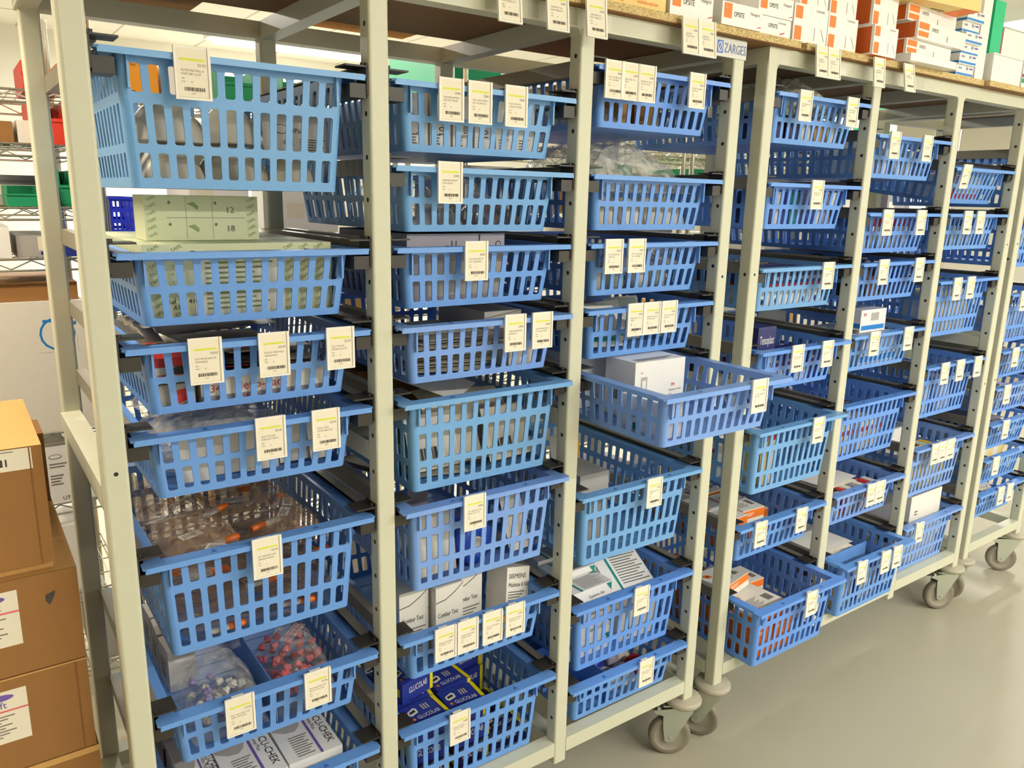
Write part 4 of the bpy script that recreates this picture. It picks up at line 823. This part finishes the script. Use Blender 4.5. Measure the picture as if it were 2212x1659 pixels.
for i in range(10): vial(5, 3, -.14 + i * .03, .085 + .012 * (i % 2), 'white tube with a blue cap', GLUC, 'blue capped tubes')
for i in range(4): bag_in(4, 5, 'dark_bag', ['dark brown bag at the near corner', 'dark brown bag beside it', 'dark bag in the middle', 'dark bag at the rear, above the rim'][i], 'bag', (.075, .12, .085) if i < 3 else (.2, .14, .12), (-.12, -.04, .04, .0)[i], (.12, .12, .12, .31)[i], 0, DARKP if i != 1 else CARDD, 250 + i, .01)
row_of(4, 5, 2, (.03, .1, .08), .095, .036, .12, [GLUC, NAVY], 'slim_carton', 'slim blue carton')
box_in(4, 8, 'blue_white_carton', 'white carton with a blue band standing on top', 'carton', (.15, .09, .075), .035, .135, .1035, CWB, [('F', 'r', .05, .1, .95, .3, BLUEP), ('F', 't', '3M', .08, .72, .14, REDP), ('F', 'r', .4, .5, .7, .85, CG), ('L', 'r', 0, .2, 1, .4, BLUEP)])
box_in(4, 8, 'blue_white_carton', 'flat white carton under the banded one', 'carton', (.215, .22, .10), .045, .175, 0, CWB, [('T', 'lines', .5, .1, .9, .5, 4, INKL), ('F', 'r', 0, .1, 1, .3, BLUEP)])
box_in(4, 8, 'open_carton', 'open white carton with a cream flap by the post', 'carton', (.07, .11, .10), -.10, .37, 0, CW, flap=('L', .055, R(100)))
row_of(4, 11, 8, (.033, .1, .105), -.13, .0375, .125, [CW, CREAM, CW, CLIL], 'slim_carton', 'slim white carton with a red spot', [('F', 'r', .1, .6, .9, .75, REDP)])
def papers(c, k, n, w_, d_, x, y, z0, mm, base, step=.008):
    for i in range(n): pouch_in(c, k, 'paper_bag', f'{["lowest", "second", "third", "fourth", "fifth", "uppermost"][i if i < n - 1 else 5]} {base}', 'paper bag', w_, d_, x, y, z0 + i * step, mm, 260 + c * 9 + k + i, .004, rz=(i % 3 - 1) * 7)
papers(4, 15, 6, .2, .22, -.045, .2, .05, CW, 'white paper bag of the pile', .011); row_of(4, 15, 8, (.026, .05, .09), -.13, .037, .09, [CLIL, CW, REDP, CW], 'slim_carton', 'slim carton along the front')
papers(4, 18, 5, .2, .2, .0, .27, .11, CW, 'white paper bag with tiny print', .010); cross_divider(4, 18, .15, h=.15)
box_in(4, 18, 'red_carton', 'red and white carton under the paper bags', 'carton', (.22, .16, .10), .03, .28, 0, CW, [('R', 'r', 0, .5, 1, 1, REDP)])
row_of(4, 18, 8, (.026, .06, .085), -.13, .037, .1, [CREAM, CW, CLIL, GLUC], 'slim_carton', 'slim pale carton along the front')
row_of(5, 1, 5, (.05, .1, .085), -.12, .06, .13, [CW, REDP, CW, CWB, CW], 'small_carton', 'small red and white carton', [('F', 'r', 0, .1, 1, .3, REDP)])
row_of(5, 6, 8, (.033, .1, .15), -.13, .037, .12, [CW, CREAM], 'slim_carton', 'tall slim white carton')
row_of(5, 10, 8, (.033, .1, .12), -.13, .037, .12, [CLIL, CW, CWB, NAVY], 'slim_carton', 'slim pale carton along the front')
row_of(5, 14, 8, (.030, .1, .14), -.13, .037, .12, [CW, CREAM, POUCHG, YELO], 'slim_carton', 'slim yellow green carton')
box_in(5, 14, 'white_carton', 'white carton with a slanted lid above the rim', 'carton', (.17, .12, .20), .02, .255, 0, CWB, [('T', 'r', .4, .3, .8, .7, INKL)], ry=0)
box_in(5, 14, 'green_red_carton', 'green carton with a dark red top behind', 'carton', (.15, .12, .225), -.04, .40, 0, GREENP, [('T', 'r', 0, 0, 1, 1, MAROON), ('F', 'r', 0, .8, 1, 1, MAROON)])
box_in(5, 18, 'big_white_carton', 'big white carton with a navy lid', 'carton', (.225, .17, .275), .03, .145, 0, CW, [('T', 'r', .03, .03, .97, .97, NAVY), ('F', 'lines', .15, .70, .25, .78, 2, INK)])
row_of(6, 7, 8, (.033, .1, .13), -.13, .037, .12, [CW, CLIL], 'slim_carton', 'tall slim pale carton')
papers(6, 14, 4, .2, .2, -.03, .18, .06, CLIL, 'grey paper bag of the pile', .012)
row_of(6, 16, 6, (.05, .1, .125), -.12, .048, .14, [CW, CREAM], 'small_carton', 'upright white carton', rz=2)
papers(6, 18, 4, .2, .2, -.03, .18, .06, CW, 'white paper bag of the low pile', .012)
row_of(6, 10, 6, (.04, .1, .08), -.12, .048, .12, [CLIL, CW], 'small_carton', 'small pale carton')
row_of(6, 12, 6, (.04, .1, .08), -.12, .048, .12, [CW, GLUC], 'small_carton', 'small white or blue carton')

# ------------------------------------------------------------------ boards and cartons on top of the racks
ZTOP = ZK + .1835
def board(x0, x1, label, y1=.47, y0=-.022):
    b = MB(); b.box(x0, x1, y0, y1, ZK + .1668, ZTOP - .0002, CHIP); b.box(x0, x1, y0, y1, ZK + .1648, ZK + .1668, HARD)
    return tag(b.build('chipboard_shelf'), label, 'board', 'chipboard boards on the racks')
board(-.10, 1.64, 'long chipboard board on the rack with the maker sign')
board(1.664, 2.602, 'chipboard board on the middle rack, under the white cartons', .52)
board(2.614, 3.70, 'chipboard board at the far end of the rack tops', .52, -.035)
def top(name, label, x0, x1, yf, d, z0, h, m, dec=(), rz=0, rx=0, side=None, group=None, cat='carton', **kw):
    w_ = x1 - x0
    return carton(name, label, cat, (w_, d, h), T((x0 + x1) / 2, yf + d / 2, ZTOP + z0 + .0003, rx, 0, rz), m, dec, group, side, **kw)
top('cardboard_box', 'brown cardboard box over the back edge, above the first column', -.08, .335, .10, .60, 0, .30, CARD, [('U', 'r', .0, .1, 1, .11, CARDD)])
top('cardboard_box', 'orange brown cardboard box over the back edge, above the second column', .585, .86, .18, .46, 0, .26, CARDO)
DO = [('F', 'r', .05, .30, .24, .95, ORANGE), ('F', 't', 'OPSITE', .29, .42, .22, INK, .26), ('F', 't', 'Flexigrid', .70, .62, .14, INKL, .24), ('F', 't', '10', .07, .7, .12, CREAM), ('F', 'p', [(.84, .08), (.98, .2), (.98, .14)], REDP), ('L', 't', 'smith&nephew', .1, .65, .12, ORANGE, .7)]
top('dressing_carton', 'dressing carton tinted yellow for orange light, beside the orange label ones', .935, 1.163, -.012, .12, 0, .062, CREAM, [('F', 't', 'OPSITE', .06, .3, .14, INK, .25), ('F', 't', 'smith&nephew', .62, .15, .12, ORANGE, .3), ('F', 'p', [(.42, .1), (.45, .1), (.42, .6), (.39, .6)], ORANGE)])  # orange-yellow light on the box is put into its cream colour
top('orange_sleeve', 'flat orange sleeve lying on the yellow tinted carton', .90, .985, -.02, .10, .0625, .03, CARDO)
top('dressing_carton', 'white dressing carton with orange square, over the paired labels', 1.170, 1.308, -.018, .12, 0, .060, CWB, DO)
top('dressing_carton', 'white dressing carton with orange square, over the maker sign', 1.330, 1.472, -.026, .12, 0, .049, CWB, DO)
DO2 = [('F', 'r', .02, .1, .12, .95, ORANGE), ('F', 't', 'OPSITE', .32, .45, .22, INK, .28), ('F', 't', 'Comfortable', .6, .72, .12, INKL, .25), ('F', 'p', [(.66, .2), (.82, .32), (.82, .26), (.7, .16)], REDP)]
top('dressing_carton', 'lower of two white dressing cartons at the board end', 1.476, 1.606, -.010, .12, 0, .043, CWB, DO2)
top('dressing_carton', 'upper of two white dressing cartons at the board end', 1.472, 1.604, -.014, .12, .0435, .046, CWB, DO)
DV = [('F', 'r', .04, .05, .24, .42, ORANGE), ('F', 'r', .04, .62, .24, .95, ORANGE), ('F', 't', 'Comfortable', .62, .88, .07, INKL, .26), ('F', 'p', [(.62, .1), (.63, .1), (.63, .45), (.62, .45)], INKL), ('F', 'p', [(.80, .44), (.81, .44), (.93, .14), (.92, .14)], INKL)]
top('dressing_carton', 'tall white carton bridging the two racks, first of the lower pair', 1.613, 1.754, -.012, .13, 0, .088, CWB, DV)
top('dressing_carton', 'tall white carton on the middle rack, second of the lower pair', 1.760, 1.893, -.010, .13, 0, .084, CWB, DV)
top('dressing_carton', 'tall white carton stacked on the bridging one', 1.640, 1.756, -.006, .13, .0885, .07, CWB, DV)
top('dressing_carton', 'tall white carton stacked second from the bridging stack', 1.765, 1.885, -.006, .13, .0845, .08, CWB, DV)
SO = {'L': ORANGED}; DL = [('L', 'r', 0, .0, 1, .06, CWB), ('L', 'r', 0, .94, 1, 1, CWB), ('L', 'r', 0, 0, .06, 1, CWB), ('L', 'r', .94, 0, 1, 1, CWB)]
top('dressing_carton', 'white carton with an orange side overhanging the edge, lower', 1.925, 2.042, -.040, .12, 0, .076, CWB, DV + DL, side={'L': ORANGED, 'U': ORANGE})
top('dressing_carton', 'white carton with an orange side stacked on the overhanging one', 1.930, 2.050, -.026, .12, .0765, .085, CWB, DV + DL, side=SO)
DR = [('F', 'r', .02, .55, .22, .92, ORANGE), ('F', 'r', .02, .12, .22, .42, ORANGE), ('F', 't', 'OPSITE', .27, .55, .2, INK, .2), ('F', 'r', .6, .15, .61, .5, INKL)] + DL
top('white_envelope', 'flat white envelope under the orange sided stack', 2.085, 2.34, -.060, .13, 0, .020, CWB)
top('dressing_carton', 'bottom orange sided carton of the stack of three', 2.090, 2.355, -.034, .12, .0205, .042, CWB, DR, side=SO, rz=2)
top('dressing_carton', 'middle orange sided carton of the stack of three', 2.110, 2.400, -.050, .12, .063, .046, CWB, DR, side=SO, rz=2)
top('dressing_carton', 'top orange sided carton of the stack of three', 2.085, 2.370, -.030, .12, .1095, .044, CWB, DR, side=SO, rz=2)
top('dressing_carton', 'carton overhanging the stack of three, cream for its shaded underside', 2.03, 2.36, -.085, .15, .154, .06, CREAM, [('U', 'r', .0, 0, .22, .8, ORANGE), ('U', 'lines', .28, .3, .5, .46, 2, INK)], rz=-6)  # cream colour stands for the shade on the underside
DB = [('F', 'r', .02, .06, .98, .28, BLUEP), ('F', 'r', .55, .6, .68, .9, CLIL), ('F', 'r', .75, .68, .95, .85, PURPLE), ('F', 'r', .1, .62, .3, .8, CLIL), ('L', 'r', 0, .06, 1, .28, BLUEP)]
for i, (x, z) in enumerate([(2.425, 0), (2.415, .031), (2.44, .062), (2.435, .093), (2.425, .124), (2.43, .155)]):
    top('blue_white_carton', ['lowest', 'second', 'third', 'fourth', 'fifth', 'topmost'][i] + ' carton of the blue striped white stack', x, x + .105, -.018 - .01 * (i % 2), .10, z, .0305, CWB, DB)
top('white_carton', 'tall plain white carton at the board joint', 2.545, 2.600, -.016, .20, 0, .24, CWB)
top('white_carton', 'low white carton just past the board joint', 2.625, 2.83, -.03, .16, 0, .085, CWB, [('F', 'r', 0, .93, 1, .95, CG)])
top('white_carton', 'large white carton behind the low one', 2.63, 2.86, .15, .2, 0, .21, CWB)
top('white_carton', 'white carton with a maroon edge over the low one', 2.72, 2.90, -.0, .14, .0855, .09, CWB, [('L', 'r', 0, 0, 1, 1, MAROON), ('F', 'r', 0, 0, .06, 1, MAROON)])
top('green_carton', 'green carton leaning beside the maroon edged one', 2.63, 2.70, -.01, .14, .0855, .16, GREENL)
for i, (x0, x1, h) in enumerate([(2.84, 3.02, .07), (3.05, 3.25, .09), (3.27, 3.5, .08)]): top('white_carton', ['first', 'second', 'third'][i] + ' white carton beyond the low one on the far rack top', x0, x1, -.03, .16, 0, h, CWB, [('F', 'r', 0, .45, .12, .6, MAROON), ('F', 'r', 0, .2, .12, .4, GREENP)])
for i, (x0, x1, y, h) in enumerate([(.40, .56, .1, .2), (.62, .92, .02, .12), (1.0, 1.5, .16, .22), (1.62, 2.0, .18, .2), (2.1, 2.5, .18, .22)]):
    top('storage_carton', ['first', 'second', 'third', 'fourth', 'fifth'][i] + ' carton of the back row along the boards', x0, x1, y, .15, 0, h, [CARD, CW, CWB, CW, CWB][i])

# ------------------------------------------------------------------ cardboard boxes beside the rack
def stack_box(label, xr, y, z0, z1, w_, d, m, dec=(), **kw):
    return carton('cardboard_box', label, 'box', (w_, d, z1 - z0 - .001), T(xr - w_ / 2, y + d / 2, ZK + z0), m, dec, 'cardboard boxes stacked beside the first rack', **kw)
LBX = lambda xr, z0, z1, x0, x1, a, c: ((x0 - (xr - .5)) / .5, (a - z0) / (z1 - z0), (x1 - (xr - .5)) / .5, (c - z0) / (z1 - z0))
def sticker(xr, z0, z1, x0, x1, a, c):
    u0, v0, u1, v1 = LBX(xr, z0, z1, x0, x1, a, c); du, dv = u1 - u0, v1 - v0
    return [('F', 'r', u0, v0, u1, v1, PAPER), ('F', 'r', u0, v0 + .60 * dv, u1, v0 + .635 * dv, PINK), ('F', 'oval', u0 + .62 * du, v0 + .88 * dv, .2 * du, .06 * dv, PURPLE),
            ('F', 't', 'Peha-haft', u0 + .05 * du, v0 + .68 * dv, .13 * dv, PURPLE, .9 * du), ('F', 'lines', u0 + .08 * du, v0 + .1 * dv, u0 + .8 * du, v0 + .55 * dv, 8, INKL)]
SEAMS = [('F', 'r', .962, 0, .966, 1, CARDD), ('F', 'r', 0, .985, 1, 1, CARDL)]
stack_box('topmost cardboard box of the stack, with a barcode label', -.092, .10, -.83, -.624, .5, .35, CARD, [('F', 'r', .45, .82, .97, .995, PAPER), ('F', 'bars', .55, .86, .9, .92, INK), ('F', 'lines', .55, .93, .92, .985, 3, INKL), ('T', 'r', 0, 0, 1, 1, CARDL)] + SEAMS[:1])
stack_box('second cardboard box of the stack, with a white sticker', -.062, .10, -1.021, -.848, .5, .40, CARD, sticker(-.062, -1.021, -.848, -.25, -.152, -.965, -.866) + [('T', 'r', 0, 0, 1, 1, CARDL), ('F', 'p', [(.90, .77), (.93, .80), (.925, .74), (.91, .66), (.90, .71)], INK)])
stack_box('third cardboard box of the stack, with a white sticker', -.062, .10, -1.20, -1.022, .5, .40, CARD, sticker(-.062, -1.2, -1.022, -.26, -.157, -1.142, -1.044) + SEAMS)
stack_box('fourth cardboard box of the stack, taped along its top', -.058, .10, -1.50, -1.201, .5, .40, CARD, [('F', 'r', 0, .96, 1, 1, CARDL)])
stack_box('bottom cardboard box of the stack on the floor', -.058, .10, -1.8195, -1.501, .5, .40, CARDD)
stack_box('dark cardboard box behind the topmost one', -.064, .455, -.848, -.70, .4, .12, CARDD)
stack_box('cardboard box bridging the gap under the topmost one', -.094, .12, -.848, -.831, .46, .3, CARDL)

# ------------------------------------------------------------------ wire shelving behind
YS = 1.25; DS = .45
b = MB(); L = 1.2
for y in (0, DS):
    for z in (0, -.032): b.tube([(0, y, z), (L, y, z)], .0035, CHROME, 5)
    n = 24
    b.tube([(L * i / n, y, -.004 if i % 2 else -.028) for i in range(n + 1)], .0028, CHROME, 4, smooth=False)
for x in (0, L):
    for z in (0, -.032): b.tube([(x, 0, z), (x, DS, z)], .0028, CHROME, 5)
for i in range(1, 40): b.tube([(L * i / 40, 0, .002), (L * i / 40, DS, .002)], .0015, CHROME, 4, cap=False)
for i in range(1, 4): b.tube([(0, DS * i / 4, -.002), (L, DS * i / 4, -.002)], .0025, CHROME, 4)
o = b.build('wire_shelf'); shelf_mesh = o.data; bpy.data.objects.remove(o)
b = MB(); b.tube([(0, 0, .02), (0, 0, ZK + .30)], .0125, CHROME, 10); b.lathe([(0, 0), (.018, 0), (.018, .02), (0, .02)], RAIL, 10); o = b.build('post'); wpost_mesh = o.data; bpy.data.objects.remove(o)
LV = [[.04, -.10, -.27, -.41, -.92, -1.14, -1.44, -1.70], [.04, -.345, -.62, -.92, -1.30, -1.70], [.04, -.02, -.27, -.55, -.92, -1.30, -1.70]]
LEV = lambda i: LV[min(i, 2)]
UX = [-1.04, .19, 1.42, 2.65, 3.88]
for i, ux in enumerate(UX):
    t = empty('wire_shelving_unit', (ux, YS, 0)); tag(t, ['chrome wire shelving beyond the cardboard boxes', 'chrome wire shelving behind the first column', 'chrome wire shelving behind the second and third columns', 'chrome wire shelving behind the middle rack', 'chrome wire shelving behind the far rack'][i], 'shelving', 'chrome wire shelving units')
    for x in (.0, L):
        for y in (0, DS): link('post', wpost_mesh, t, (x + (.014 if x == 0 else -.014), y, 0))
    for z in LEV(i): link('wire_shelf', shelf_mesh, t, (0, 0, ZK + z))
def on(name, label, x0, x1, yo, d, lv, h, m, dec=(), cat='carton', group=None, z=.004, **kw):
    return carton(name, label, cat, (x1 - x0, d, h), T((x0 + x1) / 2, YS + yo + d / 2, ZK + lv + z), m, dec, group, **kw)
def bin_(label, x0, x1, yo, d, lv, h, m, z=.004, slots=False, name='storage_bin'):
    b = MB(); w_ = x1 - x0; t = .003
    b.box(-w_ / 2, w_ / 2, 0, d, 0, t, m)
    if slots:
        rows = [(h * .12, h * .32), (h * .42, h * .62), (h * .72, h * .9)]; cols = [(w_ * (.08 + .145 * i), w_ * (.16 + .145 * i)) for i in range(6)]
        slotted(b, lambda s, q: V((-w_ / 2 + s, 0, h - q)), (0, 1, 0), w_, h, cols, rows, m, r=.002); slotted(b, lambda s, q: V((-w_ / 2 + s, d, h - q)), (0, -1, 0), w_, h, cols, rows, m, r=.002)
    else:
        b.box(-w_ / 2, w_ / 2, 0, t, t, h * .6, m); b.box(-w_ / 2, w_ / 2, d - t, d, t, h, m)
    for s in (-1, 1):
        a, c = sorted((s * w_ / 2, s * (w_ / 2 - t))); b.box(a, c, t, d - t, t, h, m)
    b.box(-w_ / 2 - .003, w_ / 2 + .003, -.003, .0, h * .52 if not slots else h - .008, h * .6 if not slots else h, m)
    o = b.build(name, M=T((x0 + x1) / 2, YS + yo, ZK + lv + z)); return tag(o, label, 'bin')
on('cardboard_box', 'brown cardboard box on the upper wire shelf behind the first column', .285, .385, .02, .2, .04, .105, CARDO, [('F', 't', 'TRO TAC', .05, .85, .06, BLACK), ('F', 'oval', .3, .15, .1, .06, BLACK), ('F', 'oval', .3, .15, .07, .04, CARDO)])
on('white_carton', 'white carton beside the brown box on the upper wire shelf', .40, .46, .02, .2, .04, .10, CWB)
on('white_jug', 'pale blue capped white carton on the upper wire shelf', .47, .53, .05, .1, .04, .14, CWB, [('T', 'r', .2, .2, .8, .8, CLIL)])
bin_('green storage bin on the upper wire shelf behind the first column', .56, .70, .02, .25, .04, .12, GREENP)
bin_('second green storage bin on the upper wire shelf behind the first column', .76, .90, .02, .25, .04, .12, GREENP)
bin_('red storage bin on the upper wire shelf behind the back post', .04, .128, .02, .25, .04, .075, REDB)
bin_('red storage bin on the second wire shelf behind the back post', .05, .129, .02, .25, -.10, .115, REDB)
on('brown_carton', 'small brown carton beside the red bin', -.06, .005, .03, .2, -.10, .055, CARD, [('L', 'r', 0, 0, 1, 1, CARDO)])
on('white_carton', 'small white carton beside the red bin', .015, .05, .03, .2, -.10, .06, CW)
bin_('front green bin beside the back post', -.03, .048, .0, .2, -.27, .056, GREENP)
bin_('second green bin beside the back post', .058, .092, .0, .2, -.27, .056, GREENP)
bin_('tall green bin showing past the back post', .10, .129, .02, .2, -.27, .10, GREENP)
for i in range(3): on('clear_tray', ['lower', 'middle', 'upper'][i] + ' pale tray behind the green bins', -.08, .09, .22, .2, -.27, .028, [CG, CW, CLIL][i], z=.004 + .029 * i, cat='tray')
on('white_carton', 'white carton at the picture edge on the fourth wire shelf', -.10, -.035, .0, .25, -.41, .085, CWB)
on('grey_tray', 'pale tray with a white label on the fourth wire shelf', -.02, .075, .02, .3, -.41, .06, CG, [('F', 'r', .55, .3, .95, .95, PAPER), ('F', 'r', .6, .1, .9, .25, GLUC)], cat='tray')
on('blue_tray', 'dark blue tray past the back post', .085, .129, .02, .3, -.41, .05, GLUC, cat='tray')
bin_('royal blue slotted crate on the second wire shelf behind the first column', .222, .305, .0, .3, -.345, .105, CRATEB, slots=True, name='slotted_crate')
on('logo_carton', 'big white carton with a round blue logo', -.12, .128, .0, .4, -.92, .385, CW, [('F', 'oval', .70, .755, .185, .125, BLUEP), ('F', 'oval', .70, .755, .16, .108, CW), ('F', 'r', .5, .62, .9, .74, CW), ('F', 'r', .56, .70, .59, .84, BLUEP), ('F', 'r', .82, .74, .845, .84, BLUEP), ('F', 'r', .82, .82, .90, .845, BLUEP), ('F', 'r', .56, .845, .72, .865, BLUEP)])
on('cardboard_box', 'flat brown cardboard box on the big white carton', -.12, .12, .03, .35, -.92, .05, CARD, z=.390)
on('drawn_carton', 'white carton with line drawings on the sixth wire shelf', -.012, .045, .0, .2, -1.14, .18, CWB, [('F', 'lines', .1, .6, .9, .7, 2, INKL), ('F', 'oval', .4, .8, .3, .04, INKL), ('F', 'oval', .4, .8, .26, .03, CWB), ('F', 'lines', .1, .3, .7, .5, 4, INKL), ('F', 't', 'UT', .55, .04, .06, INK)])
on('drawn_carton', 'second white carton past the drawn one', .055, .115, .0, .2, -1.14, .175, CWB, [('F', 'r', .1, .1, .3, .9, POUCHG)])
for i, (x, lv, h) in enumerate([(-.08, -1.44, .2), (.0, -1.44, .22), (.055, -1.70, .18), (.225, -1.30, .2), (-.06, -1.70, .17), (.30, -1.70, .2)]): on('pale_carton', ['first', 'second', 'third', 'fourth', 'fifth', 'sixth'][i] + ' pale carton low on the wire shelving past the boxes', x, x + .075, .01, .25, lv, h, [CW, CWB, CG, CW, CW, CG][i])
cols_ = [(CWB, 'white'), (CG, 'grey'), (GREENL, 'green'), (CW, 'cream white'), (CLIL, 'lilac grey'), (CARDL, 'tan')]
rb = random.Random(5); q = 0
for ui in range(1, 5):
    for li, lv in enumerate(LEV(ui)):
        x = UX[ui] + .04 if ui > 1 else .45
        if li == 0: continue
        while x < UX[ui] + L - .2:
            wd = rb.uniform(.12, .22); nxt = ([l for l in LEV(ui) if l > lv] or [lv + .35])[-1]
            h = min(rb.uniform(.12, .26), (nxt - lv) - .05)
            if h > .025:
                mm, cn = cols_[rb.choice([0, 0, 1, 3, 3, 4, 2, 5] if lv > -.5 else [0, 1, 3, 4, 5])]
                q += 1; on('shelf_carton', f'{cn} carton on wire shelf {["eight", "seven", "six", "five", "four", "three", "two", "one"][7 - li]} behind the racks', x, x + wd, .02, .3, lv, h, mm, [('F', 'r', .1, .3, .4, .6, PAPER)], group=f'{cn} shelf cartons {li}')
            x += wd + rb.uniform(.02, .12)
for i, (x0, x1, h) in enumerate([(1.33, 1.62, .26), (3.0, 3.4, .24), (4.05, 4.43, .16)]): on('green_crate', ['first', 'second', 'low third'][i] + ' big green crate on top of the wire shelving', x0, x1, .04, .36, .04, h, GREENL, cat='crate')
for i, (x0, x1, h) in enumerate([(1.66, 1.86, .17), (1.9, 2.2, .2), (2.5, 2.9, .2), (4.5, 4.7, .12)]): on('white_shelf_box', ['first', 'second', 'third', 'fourth'][i] + ' white carton on the top wire shelf among the green crates', x0, x1, .06, .3, .04, h, CWB)
on('white_shelf_box', 'added white slab for light reflected off a rack rail, between two green crates', 4.05, 4.43, .05, .34, .04, .07, CWB, z=.165)  # no carton here: added slab stands for light reflecting off the rear rail
on('green_crate', 'green crate stacked on the added white slab', 4.05, 4.43, .05, .34, .04, .10, GREENL, cat='crate', z=.236)
